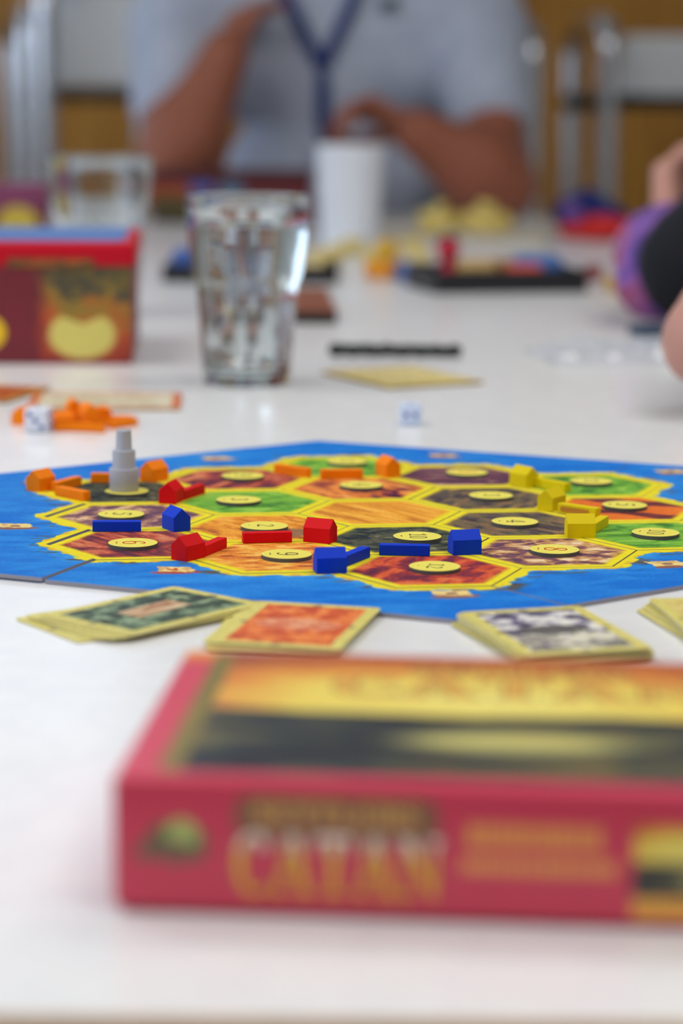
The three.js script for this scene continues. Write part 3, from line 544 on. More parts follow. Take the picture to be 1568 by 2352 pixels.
// cost cards
function costMap(border, field, s) {
  return painted(300, 240, (u, v) => {
    const b = Math.min(u * 115, (1 - u) * 115, v * 92, (1 - v) * 92), n = fbm(u * 10, v * 8, s, 3);
    let c = mix(field, field.map((q) => q - 18), n);
    const row = Math.floor(v * 6.5); if (b > 9 && u > 0.14 && u < 0.86 && (v * 6.5) % 1 > 0.35 && (v * 6.5) % 1 < 0.7 && vn(u * 34, row, s) > 0.5) c = mix(c, [150, 110, 66], 0.5);
    return mix(mix(border, border.map((q) => q - 34), sm(0.4, 0.7, fbm(u * 20, v * 16, s + 4, 3))), c, sm(5.5, 8, b));
  });
}
function costCard(cx, cy, deg, w, h, border, field, s, label, edge) {
  const o = new THREE.Mesh(slab(roundRect(w, h, 0.002, 3), 0.0016, [-w / 2, -h / 2, w, h]), [mat(0xffffff, 0.45, { map: costMap(border, field, s) }), edge]);
  o.position.set(cx, T + 0.0002, -cy); o.rotation.y = deg * Math.PI / 180; add(o, 'cost_card', label, 'card');
}
costCard(-0.1765, 1.74, 3, 0.112, 0.092, [222, 120, 62], [228, 218, 190], 3, 'cream player card with orange border behind the heap of orange pieces', mat(S(176, 160, 120), 0.8));
costCard(-0.292, 1.785, -14, 0.112, 0.092, [206, 150, 60], [190, 90, 40], 23, 'orange brown player card lying left of the cream player card', mat(S(120, 110, 80), 0.8));
costCard(0.0475, 1.906, 28, 0.088, 0.116, [218, 178, 40], [236, 220, 150], 43, 'yellow player card lying in front of the black chain', mat(S(120, 104, 50), 0.8));
{ // black chain
  const g = new THREE.Group(), [x0, y0] = onPlane(772, 818, 0), [x1, y1] = onPlane(1042, 821, 0), n = 15, dk = mat(S(22, 30, 28), 0.4);
  g.position.set((x0 + x1) / 2, T + 0.0002, -(y0 + y1) / 2);
  const lg = new THREE.TorusGeometry(0.0052, 0.0018, 8, 20).scale(1.1, 1, 1);
  for (let k = 0; k < n; k++) { const t = k / (n - 1) - 0.5, m = part(g, 'link', lg, dk, [t * (x1 - x0), 0.0056 + 0.0006 * Math.sin(k * 2.3), -t * (y1 - y0) + 0.0014 * Math.sin(k * 1.7)]); m.rotation.set((k % 2 ? 0.75 : -0.75) + 0.2 * Math.sin(k * 3.1), 0, 0); }
  for (const s of [-1, 1]) part(g, 'clasp', RB(0.007, 0.011, 0.005, 0.002), dk, [s * (x1 - x0) / 2 + s * 0.002, 0.0056, 0]);
  add(g, 'chain', 'short black link chain laid straight on the table behind the yellow player card', 'chain');
}
{ // brown wallet
  const g = new THREE.Group(), [x, y] = onPlane(773, 745, 0), w = 0.088, d = 0.27, lm = mat(0xffffff, 0.55, { map: grain(128, 128, [128, 68, 40], [150, 84, 52], 14, 14, 71, true) });
  part(g, 'body', RB(w, 0.012, d, 0.002), mat(S(40, 34, 32), 0.6), [-w / 2, 0.006, -d / 2]);
  part(g, 'cover', RB(w + 0.001, 0.0025, d + 0.001, 0.001), lm, [-w / 2, 0.0132, -d / 2]).userData.label = 'brown leather cover';
  g.position.set(x, T + 0.0002, -y); g.rotation.y = 0.05; add(g, 'wallet', 'brown leather topped black case beside the water glass', 'case');
}
// trays with game pieces
function tray(x0, y0, ang, w, d, h, label) {
  const g = new THREE.Group(); part(g, 'floor_panel', new THREE.BoxGeometry(w, 0.002, d), blackPlastic, [w / 2, 0.001, -d / 2]);
  for (const s of [0, 1]) { part(g, 'rim', RB(w, h, 0.003, 0.001), blackPlastic, [w / 2, h / 2, -s * d + (s ? 0.0015 : -0.0015)]); part(g, 'rim', RB(0.003, h, d, 0.001), blackPlastic, [s * w + (s ? -0.0015 : 0.0015), h / 2, -d / 2]); }
  g.position.set(x0, T + 0.0002, -y0); g.rotation.y = ang; return add(g, 'tray', label, 'tray');
}
const pawnGeo = (() => { const p = [[0, 0], [0.010, 0], [0.0102, 0.002], [0.007, 0.006], [0.0042, 0.015], [0.0048, 0.0185], [0.0072, 0.0225], [0.0076, 0.027], [0.0056, 0.031], [0, 0.033]].map(([r, y]) => new THREE.Vector2(r, y)); return new THREE.LatheGeometry(p, 20); })();
const chunkGeo = RB(0.03, 0.022, 0.022, 0.005, 3);
function bit(geo, name, label, cat, group, col, x, z, y, sc = 1, ry = 0, rough = 0.5) { const o = new THREE.Mesh(geo, mat(col, rough)); o.position.copy(V3(x, z, y)); o.scale.setScalar(sc); o.rotation.y = ry; return add(o, name, label, cat, group); }
{
  const [x0, y0] = onPlane(1000, 676, 0), ang = 0.24;
  tray(x0, y0, ang, 0.185, 0.13, 0.026, 'black plastic tray with coloured game pieces near the purple sleeve');
  const loc = (a, b) => [x0 + Math.cos(ang) * a - Math.sin(ang) * b, y0 + Math.sin(ang) * a + Math.cos(ang) * b];
  const G = 'pieces in the black tray';
  const P = (geo, name, label, cat, col, a, b, z, sc, ry) => { const [x, y] = loc(a, b); bit(geo, name, label, cat, G, col, x, 0.0022 + z, y, sc, ry); };
  P(pawnGeo, 'pawn', 'crimson pawn standing in the black tray', 'pawn', S(190, 20, 52), 0.032, 0.06, 0, 1.75);
  P(pawnGeo, 'pawn', 'dark navy pawn behind the crimson pawn', 'pawn', S(34, 34, 66), 0.042, 0.098, 0, 1.85);
  P(chunkGeo, 'block', 'tan wooden block between crimson pawn and red pieces', 'block', S(196, 164, 100), 0.062, 0.05, 0.0165, 1.5, 0.2);
  P(chunkGeo, 'block', 'brown wooden block beside the tan block', 'block', S(150, 110, 60), 0.097, 0.07, 0.0165, 1.4, -0.2);
  P(chunkGeo, 'block', 'salmon red wooden block in the black tray', 'block', S(214, 82, 62), 0.118, 0.035, 0.0145, 1.3, 0.3);
  P(chunkGeo, 'block', 'peach wooden block in front of the salmon red block', 'block', S(214, 160, 120), 0.128, 0.014, 0.011, 0.75, 0.1);
  P(RB(0.06, 0.036, 0.05, 0.012, 3), 'pouch', 'blue cloth pouch at the end of the black tray', 'pouch', S(60, 104, 170), 0.150, 0.085, 0.0185, 1, 0.1);
  const [bx, by] = onPlane(978, 652, 0); bit(RB(0.036, 0.021, 0.085, 0.004, 3), 'carton', 'small blue carton leaning beside the black tray', 'carton', null, S(70, 108, 168), bx - 0.014, 0.0108, by + 0.04, 1, 0.24);
  bit(chunkGeo, 'block', 'dark red block at the outer end of the black tray', 'block', null, S(128, 34, 34), ...(() => { const [x, y] = onPlane(1362, 648, 0); return [x, 0.0113, y + 0.01]; })(), 0.8);
  bit(chunkGeo, 'block', 'small mustard yellow block beside the purple sleeve', 'block', null, S(206, 160, 50), ...(() => { const [x, y] = onPlane(1408, 668, 0); return [x, 0.0088, y]; })(), 0.75);
}
{
  const [x0, y0] = onPlane(372, 648, 0);
  tray(x0, y0, -0.02, 0.212, 0.12, 0.02, 'black plastic tray behind the water glass');
  bit(RB(0.05, 0.034, 0.06, 0.006, 3), 'carton', 'blue carton in the tray behind the water glass', 'carton', null, S(66, 102, 178), x0 + 0.034, 0.0195, y0 + 0.06, 1, 0);
  const G = 'cream blocks in the tray behind the glass', L = 'cream wooden block in the tray behind the water glass';
  for (let k = 0; k < 5; k++) bit(chunkGeo, 'block', L, 'block', G, S(214, 196, 142), x0 + 0.075 + k * 0.027, 0.0135, y0 + 0.05 + 0.025 * (k % 2), 0.95, k * 0.7);
  const G2 = 'pale yellow blocks beyond the trays', L2 = 'pale yellow wooden block lying between the trays';
  for (let k = 0; k < 7; k++) { const [x, y] = onPlane(735 + k * 40 + 14 * Math.sin(k * 3), 610 - 14 * (k % 3), 0); bit(chunkGeo, 'block', L2, 'block', G2, S(214, 192, 118), x, 0.0113, y, 1.0, k * 1.3); }
}
{ // orange yellow heap
  const G = 'orange yellow heap between the trays', L = 'orange yellow block in the heap between the trays';
  [[862, 640, 0], [890, 641, 0], [916, 638, 0], [874, 628, 0], [904, 628, 0], [886, 634, 0.0225]].forEach(([u, v, z], k) => { const [x, y] = onPlane(u, v, 0); bit(chunkGeo, 'block', L, 'block', G, k > 2 ? S(224, 178, 50) : S(232, 150, 24), x, 0.0113 + z, y + (z ? 0.02 : 0), 0.9, k * 1.1); });
}
{ // pale board and yellow pieces at the far end
  const o = new THREE.Mesh(slab(roundRect(0.34, 0.5, 0.01), 0.006), mat(S(206, 198, 182), 0.6)); o.position.copy(V3(0.165, 0.0002, 3.86)); o.rotation.y = -0.12;
  add(o, 'game_board', 'pale beige game board under the yellow pieces near the elbow', 'board');
  const G = 'yellow pieces on the pale board', L = 'pale yellow chunky piece on the beige game board';
  for (let k = 0; k < 12; k++) { const u = 985 + (k % 6) * 36 + 10 * Math.sin(k * 2.1), v = 532 + 7 * Math.cos(k * 1.7) - (k > 5 ? 9 : 0), [x, y] = onPlane(u, v, 0.006); bit(chunkGeo, 'block', L, 'block', G, S(228, 204, 116), x, 0.0063 + 0.0125, y, 1.1, k); }
  for (const [u, v] of [[1010, 512], [1108, 508], [1124, 514]]) { const [x, y] = onPlane(u, v + 14, 0.006); bit(pawnGeo, 'pawn', 'pale yellow pawn standing on the beige game board', 'pawn', 'yellow pawns on the pale board', S(232, 208, 118), x, 0.0065, y, 1.35); }
}
{ // cloth bags far right
  const q = (u, v, y) => pt(u, v, y);
  const red = blob([[q(1300, 528, 3.75), 0.014, q(1440, 526, 3.7), 0.014], [q(1370, 522, 3.74), 0.02, q(1410, 524, 3.7), 0.016]], 0.006, 0.006);
  add(new THREE.Mesh(red, mat(S(196, 30, 24), 0.8)), 'cloth_bundle', 'crumpled red cloth under the blue cloth bag', 'cloth');
  const blue = blob([[q(1300, 492, 3.8), 0.024, q(1345, 478, 3.8), 0.026], [q(1345, 478, 3.8), 0.026, q(1430, 512, 3.75), 0.016], [q(1360, 500, 3.78), 0.02, q(1400, 500, 3.75), 0.02]], 0.006, 0.008);
  add(new THREE.Mesh(blue, mat(S(4, 22, 96), 0.8)), 'cloth_bag', 'navy blue cloth bag lying on the red cloth', 'bag');
  const pur = blob([[q(1312, 478, 3.74), 0.014, q(1318, 496, 3.74), 0.016]], 0.005, 0.006);
  add(new THREE.Mesh(pur, mat(S(104, 70, 140), 0.8)), 'cloth_bundle', 'small purple cloth bundle on the blue bag', 'cloth');
}
{ // paper cup
  const p = [[0, 0.003], [0.041, 0.003], [0.041, 0], [0.044, 0], [0.0525, 0.143], [0.0545, 0.146], [0.0535, 0.149], [0.0505, 0.147], [0.042, 0.006], [0, 0.006]].map(([r, y]) => new THREE.Vector2(r * 0.98, y));
  const [x, y] = onPlane(803, 560, 0), o = new THREE.Mesh(toCreasedNormals(new THREE.LatheGeometry(p, 40), 0.6), mat(S(226, 230, 238), 0.6)); o.position.copy(V3(x, 0.0002, y)); add(o, 'paper_cup', 'plain white paper cup in front of the seated person', 'cup');
}
{ // dark red box before the person and a small box on the left
  const art = painted(256, 128, (u, v) => { let c = mix([112, 22, 30], [92, 18, 28], fbm(u * 6, v * 4, 3, 3)); if (u < 0.36) c = ramp([[0, [60, 54, 26]], [0.45, [88, 70, 28]], [0.7, [160, 70, 26]], [1, [128, 24, 24]]], Math.min(1, v + 0.3 * (fbm(u * 9, v * 6, 8, 3) - 0.5))); if (Math.hypot((u - 0.31) * 2, v - 0.74) < 0.15) c = [70, 92, 170]; if (Math.hypot((u - 0.5) * 2, v - 0.7) < 0.16) c = [84, 120, 150]; return c; });
  const [x, y] = onPlane(714, 512, 0), w = 0.275, h = 0.092, d = 0.12, side = mat(S(104, 20, 28), 0.5), g = new THREE.Group();
  part(g, 'base', RB(w, h - 0.006, d, 0.002), [side, side, side, side, mat(0xffffff, 0.5, { map: art }), side], [-w / 2, (h - 0.006) / 2, -d / 2]);
  part(g, 'lid', RB(w + 0.004, 0.022, d + 0.004, 0.002), mat(S(74, 16, 26), 0.5), [-w / 2, h - 0.011, -d / 2]);
  g.position.copy(V3(x, 0.0002, y - 0.06)); add(g, 'game_box', 'dark red game box standing before the seated person', 'box');
  const art2 = painted(64, 64, (u, v) => { let c = v > 0.6 ? [120, 50, 86] : [110, 40, 36]; if (Math.hypot(u - 0.6, v - 0.38) < 0.3) c = [196, 172, 60]; return c; });
  const b = new THREE.Group(), s2 = mat(S(116, 40, 60), 0.5), X = atDepth(104, 500, 3.4)[0];
  part(b, 'base', RB(0.1, 0.092, 0.06, 0.002), [s2, s2, s2, s2, mat(0xffffff, 0.5, { map: art2 }), s2], [-0.05, 0.046, -0.03]);
  part(b, 'lid', RB(0.103, 0.02, 0.063, 0.002), mat(S(132, 58, 96), 0.5), [-0.05, 0.084, -0.03]);
  b.position.copy(V3(X, 0.0002, 3.4)); add(b, 'game_box', 'small purple box with yellow emblem beyond the empty glass', 'box');
}
{ // crumpled clear plastic bag
  const g = new THREE.PlaneGeometry(0.15, 0.11, 60, 44); g.rotateX(-Math.PI / 2); const p = g.attributes.position;
  for (let i = 0; i < p.count; i++) { const x = p.getX(i), z = p.getZ(i), e = sm(0, 0.02, Math.min(0.075 - Math.abs(x), 0.055 - Math.abs(z))); p.setY(i, 0.0008 + e * (0.016 * Math.pow(Math.abs(fbm(x * 38 + 9, z * 38 + 5, 3, 3) - 0.5) * 2, 0.8) + 0.006)); p.setX(i, x + 0.01 * (fbm(z * 30, x * 9, 8, 2) - 0.5)); }
  g.computeVertexNormals(); const [x, y] = onPlane(1390, 838, 0), o = new THREE.Mesh(g, phys(S(246, 248, 252), 0.12, { transmission: 0.86, thickness: 0, ior: 1.45, side: THREE.DoubleSide }));
  o.position.copy(V3(x + 0.02, 0.0003, y + 0.05)); o.rotation.y = 0.15; add(o, 'plastic_bag', 'crumpled clear plastic bag lying beside the reaching hand', 'bag');
  const [bx, by] = onPlane(1468, 775, 0); bit(RB(0.028, 0.01, 0.03, 0.003), 'token_box', 'small dark teal box behind the clear plastic bag', 'box', null, S(40, 66, 90), bx + 0.008, 0.0053, by + 0.016, 1, 0.2);
}
// ---------------------------------------------------------------- chairs in the background
const dn = (u, v, y) => pt(u, v, y);
function chair(label, loops, bars, backs, seatRect) {
  const g = new THREE.Group(), base = new THREE.Vector3(); let n = 0;
  for (const L of loops) for (const p of L) { base.add(p); n++; } base.divideScalar(n); base.y = 0; g.position.copy(base);
  const loc = (p) => p.clone().sub(base);
  for (const [a, b] of loops) {                                      // inverted U: two legs down to the floor joined by a rounded top
    const A = loc(a), B = loc(b), top = Math.max(A.y, B.y), dv = B.clone().sub(A); dv.y = 0; const r = Math.min(0.05, dv.length() / 2.2), e = dv.clone().normalize().multiplyScalar(r);
    const up = (p, y) => new THREE.Vector3(p.x, y, p.z);
    const pts = [up(A, 0.006), up(A, 0.4), up(A, top - r * 1.6), up(A, top - r), up(A, top - r * 0.3).addScaledVector(e, 0.3), up(A, top).add(e)]; const q = [up(B, top).sub(e), up(B, top - r * 0.3).addScaledVector(e, -0.3), up(B, top - r), up(B, top - r * 1.6), up(B, 0.4), up(B, 0.006)];
    part(g, 'leg_loop', tube([...pts, ...q], 0.023, false, 120, 12), chrome);
    for (const P of [A, B]) part(g, 'foot', new THREE.CylinderGeometry(0.02, 0.02, 0.012, 14), blackPlastic, [P.x, 0.006, P.z]);
  }
  for (const [a, b, r] of bars) part(g, 'seat_rail', rod(loc(a), loc(b), r), blackPlastic);
  for (const [c, w, h, ry] of backs) { const m = part(g, 'backrest', RB(w, h, 0.045, 0.02, 3), whitePad); m.position.copy(loc(c)); m.rotation.y = ry; }
  if (seatRect) { const [c, w, d] = seatRect, m = part(g, 'seat', RB(w, 0.04, d, 0.015, 3), whitePad); m.position.copy(loc(c)); }
  return add(g, 'tall_chair', label, 'chair', 'tall chrome chairs along the wall');
}
{
  const mk = (u, y, top) => { const x = atDepth(u, 200, y)[0]; return V3(x, top, y); };
  chair('tall chrome tube chair with white back behind the left arm of the person', [[mk(32, 5.75, 0.385), mk(66, 5.3, 0.385)], [mk(106, 5.2, 0.46), mk(330, 5.55, 0.46)]], [[dn(40, 222, 5.3), dn(300, 222, 5.3), 0.014]], [[dn(215, 90, 5.35), 0.24, 0.215, 0.05]], null);
  chair('tall chrome tube chair with black joints behind the bare right elbow', [[mk(1222, 5.2, 0.36), mk(1122, 5.6, 0.36)]], [[dn(1216, 232, 5.2), dn(1120, 226, 5.55), 0.02]], [], null);
  chair('tall chrome loop chair with wide white back at the wooden wall', [[mk(1312, 5.7, 0.375), mk(1396, 5.25, 0.375)], [mk(1640, 5.8, 0.375), mk(1730, 5.3, 0.375)]], [[dn(1300, 236, 5.4), dn(1450, 234, 5.3), 0.018], [dn(1450, 234, 5.3), dn(1720, 236, 5.3), 0.016]], [[dn(1545, 158, 5.42), 0.235, 0.15, -0.06]], null);
}
// ---------------------------------------------------------------- people
const skin = phys(S(156, 94, 72), 0.55, { specularIntensity: 0.6 });
const skin2 = phys(S(188, 138, 124), 0.5, { specularIntensity: 0.6 });
const hairMat = mat(S(70, 50, 36), 0.7), eyeMat = mat(S(40, 34, 30), 0.3), lipMat = mat(S(168, 90, 80), 0.5);
function handBones(wrist, dir, palmN, len, curl, thumbSide) {         // palm plus five chains rooted in it
  const d = dir.clone().normalize(), n = palmN.clone().addScaledVector(d, -palmN.dot(d)).normalize(), s = new THREE.Vector3().crossVectors(d, n).multiplyScalar(thumbSide), B = [];
  const at = (a, b, c) => wrist.clone().addScaledVector(d, a * len).addScaledVector(s, b * len).addScaledVector(n, c * len);
  for (const o of [-0.16, -0.05, 0.06, 0.16]) B.push([at(0, o * 0.5, 0), 0.017, at(0.47, o, 0), 0.0125]);
  [[-0.2, 0.36], [-0.068, 0.43], [0.068, 0.47], [0.2, 0.42]].forEach(([o, fl]) => { let p = at(0.47, o * 0.9, 0), a = 0, r = 0.0086; for (const seg of [0.45, 0.32, 0.23]) { a += curl; const q = p.clone().addScaledVector(d, Math.cos(a) * fl * seg * len).addScaledVector(n, Math.sin(a) * fl * seg * len).addScaledVector(s, o * 0.1 * len); B.push([p, r, q, r - 0.0008]); p = q; r -= 0.0008; } });
  const t0 = at(0.12, 0.14, 0.02), t1 = at(0.30, 0.32, 0.12), t2 = at(0.46, 0.34, 0.22), t3 = at(0.58, 0.28, 0.27); B.push([t0, 0.014, t1, 0.0115], [t1, 0.0115, t2, 0.0105], [t2, 0.0105, t3, 0.0085]);
  return B;
}
function head(g, c, f, skinM) {                                       // c: head centre, f: facing (unit, level)
  const s = new THREE.Vector3(f.z, 0, -f.x), up = new THREE.Vector3(0, 1, 0), at = (a, b, d) => c.clone().addScaledVector(f, a).addScaledVector(s, b).addScaledVector(up, d);
  const bones = [[at(-0.02, 0, 0.035), 0.088, at(-0.035, 0, 0.03), 0.09], [at(0.02, 0, -0.04), 0.062, at(0.045, 0, -0.085), 0.036], [at(0.082, 0, 0.0), 0.008, at(0.104, 0, -0.034), 0.012], [at(0.01, 0.076, 0), 0.008, at(0, 0.082, -0.03), 0.01], [at(0.01, -0.076, 0), 0.008, at(0, -0.082, -0.03), 0.01]];
  const hair = blob([[at(-0.03, 0, 0.055), 0.094, at(-0.05, 0, 0.02), 0.092]], 0.008, 0.01); part(g, 'hair', hair, hairMat);
  for (const q of [-1, 1]) part(g, 'eye', new THREE.SphereGeometry(0.011, 14, 10), eyeMat, at(0.066, q * 0.032, 0.0).toArray());
  part(g, 'mouth', blob([[at(0.074, -0.02, -0.066), 0.005, at(0.074, 0.02, -0.066), 0.005]], 0.003, 0.003), lipMat);
  return bones;
}
const relocate = (g, base) => { g.position.copy(base); for (const m of g.children) { m.geometry.translate(-base.x - 0, -base.y, -base.z); if (m.position.lengthSq() > 0) { m.geometry.translate(m.position.x, m.position.y, m.position.z); m.position.set(0, 0, 0); } } };
{
  const g = new THREE.Group();
  const shL = V3(-0.31, 0.345, 4.56), elL = V3(-0.322, 0.066, 4.31), wrL = V3(-0.218, 0.295, 4.35), haL = V3(-0.165, 0.41, 4.43);
  const shR = V3(0.245, 0.345, 4.56), elR = V3(0.285, 0.062, 4.31), wrR = V3(0.128, 0.158, 4.25);
  const nk = V3(-0.02, 0.45, 4.60), hd = V3(-0.03, 0.655, 4.55), f = new THREE.Vector3(0, 0, 1);
  const arm = (s, e, w) => { const m = e.clone().lerp(w, 0.3); return [[s, 0.07, s.clone().lerp(e, 0.5), 0.06], [s.clone().lerp(e, 0.5), 0.06, e, 0.053], [e, 0.058, m, 0.068], [m, 0.068, w, 0.044]]; };
  const core = [[V3(-0.18, 0.30, 4.62), 0.11, V3(0.14, 0.30, 4.62), 0.11], [V3(-0.10, 0.05, 4.68), 0.12, V3(0.07, 0.05, 4.68), 0.12], [V3(-0.02, 0.30, 4.62), 0.12, V3(-0.02, 0.02, 4.68), 0.14], [V3(-0.1, -0.18, 4.76), 0.12, V3(0.07, -0.18, 4.76), 0.12], [V3(-0.02, 0.05, 4.68), 0.15, V3(-0.02, -0.15, 4.74), 0.15], [shL, 0.07, nk, 0.062], [shR, 0.07, nk, 0.062]];
  const legs = []; for (const s of [-1, 1]) { const h = V3(-0.02 + s * 0.1, -0.2, 4.74), k = V3(-0.02 + s * 0.14, -0.2, 4.33), a = V3(-0.02 + s * 0.14, -0.655, 4.40), t = V3(-0.02 + s * 0.15, -0.70, 4.24); legs.push([h, 0.085, k, 0.06], [k, 0.06, a, 0.042], [a, 0.042, t, 0.033]); }
  const hb = head(g, hd, f, skin), neck = [[nk, 0.058, hd.clone().add(new THREE.Vector3(0, -0.06, 0.01)), 0.055]];
  const dirL = haL.clone().sub(wrL), dirR = V3(0.03, 0.205, 4.24).sub(wrR);
  const bodyG = mergeGeometries([blob([...core, ...arm(shL, elL, wrL), ...arm(shR, elR, wrR), ...neck, ...legs], 0.013, 0.014), blob([...hb, [hd.clone().add(new THREE.Vector3(0, -0.06, 0.01)), 0.05, nk.clone().lerp(hd, 0.4), 0.055]], 0.006, 0.01), blob([[elL.clone().lerp(wrL, 0.85), 0.034, wrL, 0.029], ...handBones(wrL, dirL, new THREE.Vector3(0.6, 0, -0.6), 0.19, 0.45, 1)], 0.005, 0.004), blob([[elR.clone().lerp(wrR, 0.8), 0.034, wrR, 0.029], ...handBones(wrR, dirR, new THREE.Vector3(-0.2, -0.8, 0.3), 0.215, 0.75, -1)], 0.005, 0.004)]);
  const b = part(g, 'body', bodyG, skin); g.children.unshift(g.children.pop());
  const shirtM = mat(0xffffff, 0.85, { map: (() => { const t = grain(256, 256, [176, 184, 204], [188, 196, 214], 30, 30, 81, true); return t; })() });
  const grow = (B, d) => B.map(([a, ra, c, rc]) => [a, ra + d, c, rc + d]);
  const sleeve = (s, e) => [[s, 0.094, s.clone().lerp(e, 0.5), 0.084]];
  part(g, 'shirt', blob([...grow(core, 0.016), ...sleeve(shL, elL), ...sleeve(shR, elR)], 0.012, 0.018), shirtM).userData.label = 'pale blue grey short sleeved shirt';
  part(g, 'trousers', blob(grow([...legs, core[3]], 0.014), 0.016, 0.012), mat(S(40, 44, 58), 0.85));
  const lm = mat(S(10, 42, 116), 0.7), lan = (u0, v0, u1, v1) => { const P = []; for (let k = 0; k <= 6; k++) { const t = k / 6; P.push(pt(u0 + (u1 - u0) * t, v0 + (v1 - v0) * t, 4.475 - 0.015 * Math.sin(t * Math.PI) + 0.03 * (1 - t) ** 2)); } return tube(P, 0.0125, false, 24, 8); };
  part(g, 'lanyard', mergeGeometries([lan(648, -30, 736, 150), lan(824, -30, 744, 150), lan(740, 146, 742, 300)]), lm).userData.label = 'navy blue neck lanyard';
  part(g, 'badge', RB(0.034, 0.036, 0.01, 0.004).translate(...pt(752, 312, 4.44).toArray()), mat(S(18, 34, 84), 0.5));
  part(g, 'chest_logo', RB(0.032, 0.022, 0.004, 0.002).translate(...pt(893, 8, 4.475).toArray()), mat(S(58, 84, 84), 0.7));
  relocate(g, V3(-0.02, -T, 4.74));
  add(g, 'person', 'person in pale blue grey shirt with navy lanyard, elbows on the table', 'person');
  // seat under the person
  const c = new THREE.Group(), cx = -0.02, cy = 4.78;
  part(c, 'seat', RB(0.46, 0.04, 0.44, 0.015, 3), whitePad, [0, 0.40, 0]);
  part(c, 'backrest', RB(0.44, 0.2, 0.03, 0.012, 3), whitePad, [0, 0.74, -0.26]);
  for (const sx of [-1, 1]) { part(c, 'leg', rod(new THREE.Vector3(sx * 0.21, 0.38, 0.18), new THREE.Vector3(sx * 0.22, 0, 0.2), 0.012), chrome); part(c, 'leg', rod(new THREE.Vector3(sx * 0.21, 0.82, -0.27), new THREE.Vector3(sx * 0.22, 0, -0.24), 0.012), chrome); }
  c.position.set(cx, 0, -cy); add(c, 'chair', 'low white chair under the person in the pale shirt', 'chair');
}
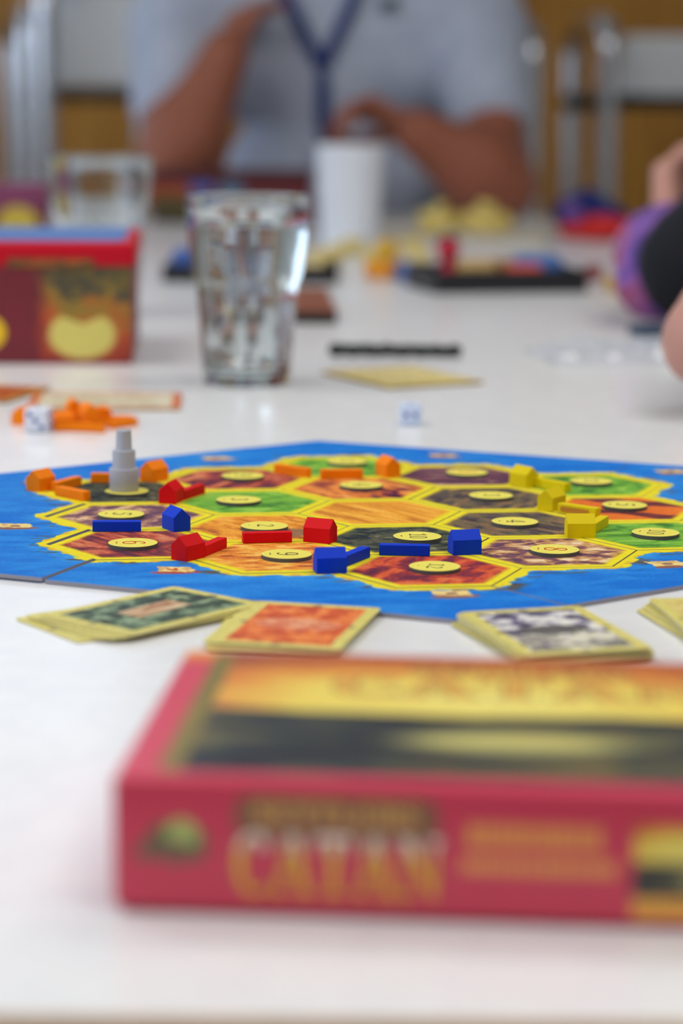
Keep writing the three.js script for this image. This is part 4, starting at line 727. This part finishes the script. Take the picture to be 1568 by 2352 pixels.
{
  const g = new THREE.Group(), f = new THREE.Vector3(-1, 0, 0);
  const shN = V3(0.70, 0.31, 2.02), elN = V3(0.415, 0.215, 1.87), wrN = V3(0.264, 0.054, 1.70);
  const shF = V3(0.72, 0.31, 2.48), elF = V3(0.345, 0.06, 2.31), wrF = V3(0.345, 0.064, 2.52);
  const nk = V3(0.73, 0.42, 2.26), hd = V3(0.68, 0.62, 2.26);
  const arm = (s, e, w) => { const m = e.clone().lerp(w, 0.3); return [[s, 0.058, s.clone().lerp(e, 0.5), 0.047], [s.clone().lerp(e, 0.5), 0.047, e, 0.042], [e, 0.042, m, 0.044], [m, 0.044, w, 0.035]]; };
  const core = [[V3(0.77, 0.27, 2.12), 0.10, V3(0.77, 0.27, 2.38), 0.10], [V3(0.84, 0.02, 2.16), 0.11, V3(0.84, 0.02, 2.34), 0.11], [V3(0.78, 0.27, 2.25), 0.11, V3(0.86, -0.18, 2.25), 0.14], [V3(0.87, -0.18, 2.15), 0.12, V3(0.87, -0.18, 2.35), 0.12], [shN, 0.065, nk, 0.058], [shF, 0.065, nk, 0.058]];
  const legs = []; for (const s of [-1, 1]) { const h = V3(0.87, -0.2, 2.25 + s * 0.1), k = V3(0.46, -0.2, 2.25 + s * 0.14), a = V3(0.52, -0.655, 2.25 + s * 0.14), t = V3(0.36, -0.70, 2.25 + s * 0.15); legs.push([h, 0.085, k, 0.058], [k, 0.058, a, 0.042], [a, 0.042, t, 0.033]); }
  const hb = head(g, hd, f, skin2), neck = [[nk, 0.054, hd.clone().add(new THREE.Vector3(-0.01, -0.06, 0)), 0.05]];
  const bodyG = mergeGeometries([blob([...core, ...arm(shN, elN, wrN), ...arm(shF, elF, wrF), ...neck, ...legs], 0.013, 0.014), blob([...hb, [hd.clone().add(new THREE.Vector3(-0.01, -0.06, 0)), 0.048, nk.clone().lerp(hd, 0.4), 0.05]], 0.006, 0.01), blob([[elN.clone().lerp(wrN, 0.85), 0.035, wrN, 0.033], ...handBones(wrN, V3(0.345, 0.034, 1.66).sub(wrN), new THREE.Vector3(0.1, -1, 0.25), 0.165, 0.3, 1)], 0.005, 0.004), blob([[elF.clone().lerp(wrF, 0.85), 0.038, wrF, 0.036], ...handBones(wrF, V3(0.352, 0.118, 2.60).sub(wrF), new THREE.Vector3(0.9, 0.1, 0.1), 0.205, 0.75, 1)], 0.005, 0.004)]);
  part(g, 'body', bodyG, skin2); g.children.unshift(g.children.pop());
  const grow = (B, d) => B.map(([a, ra, c, rc]) => [a, ra + d, c, rc + d]);
  const black = mat(S(10, 12, 22), 0.95), print = mat(0xffffff, 0.85, { map: painted(256, 256, (u, v) => ramp([[0, [72, 50, 120]], [0.35, [128, 84, 164]], [0.6, [158, 84, 132]], [0.8, [140, 56, 84]], [1, [190, 166, 214]]], sm(0.2, 0.8, fbm(u * 7, v * 7, 14, 3))), true) });
  print.map.repeat.set(3, 3);
  part(g, 'top', blob([...grow(core, 0.016), [shN, 0.08, shN.clone().lerp(elN, 0.6), 0.068], [shF, 0.082, elF.clone().lerp(shF, 0.1), 0.058], [elF.clone().lerp(shF, 0.2), 0.058, elF.clone().add(new THREE.Vector3(-0.004, 0.004, 0)), 0.054]], 0.011, 0.014), black).userData.label = 'black top with short and long sleeves';
  part(g, 'sleeve', blob([[elF.clone().lerp(wrF, 0.22).add(new THREE.Vector3(0.004, 0.004, 0)), 0.058, elF.clone().lerp(wrF, 0.62), 0.05], [elF.clone().lerp(wrF, 0.6), 0.05, elF.clone().lerp(wrF, 0.86), 0.045], [elF.clone().lerp(wrF, 0.2).add(new THREE.Vector3(-0.045, -0.018, 0.02)), 0.03, elF.clone().lerp(wrF, 0.5).add(new THREE.Vector3(-0.035, 0.01, 0)), 0.03]], 0.008, 0.012), print).userData.label = 'purple patterned cuff';
  part(g, 'trousers', blob(grow([...legs, core[3]], 0.014), 0.016, 0.012), mat(S(38, 40, 50), 0.85));
  relocate(g, V3(0.86, -T, 2.25));
  add(g, 'person', 'person in black and purple top reaching in over the table edge', 'person');
  const c = new THREE.Group();
  part(c, 'seat', RB(0.44, 0.04, 0.46, 0.015, 3), whitePad, [0, 0.40, 0]);
  part(c, 'backrest', RB(0.03, 0.2, 0.44, 0.012, 3), whitePad, [0.26, 0.74, 0]);
  for (const sx of [-1, 1]) { part(c, 'leg', rod(new THREE.Vector3(-0.18, 0.38, sx * 0.21), new THREE.Vector3(-0.2, 0, sx * 0.22), 0.012), chrome); part(c, 'leg', rod(new THREE.Vector3(0.27, 0.82, sx * 0.21), new THREE.Vector3(0.24, 0, sx * 0.22), 0.012), chrome); }
  c.position.set(0.88, 0, -2.25); add(c, 'chair', 'low white chair under the person in black and purple', 'chair');
}
renderer.render(scene, camera);
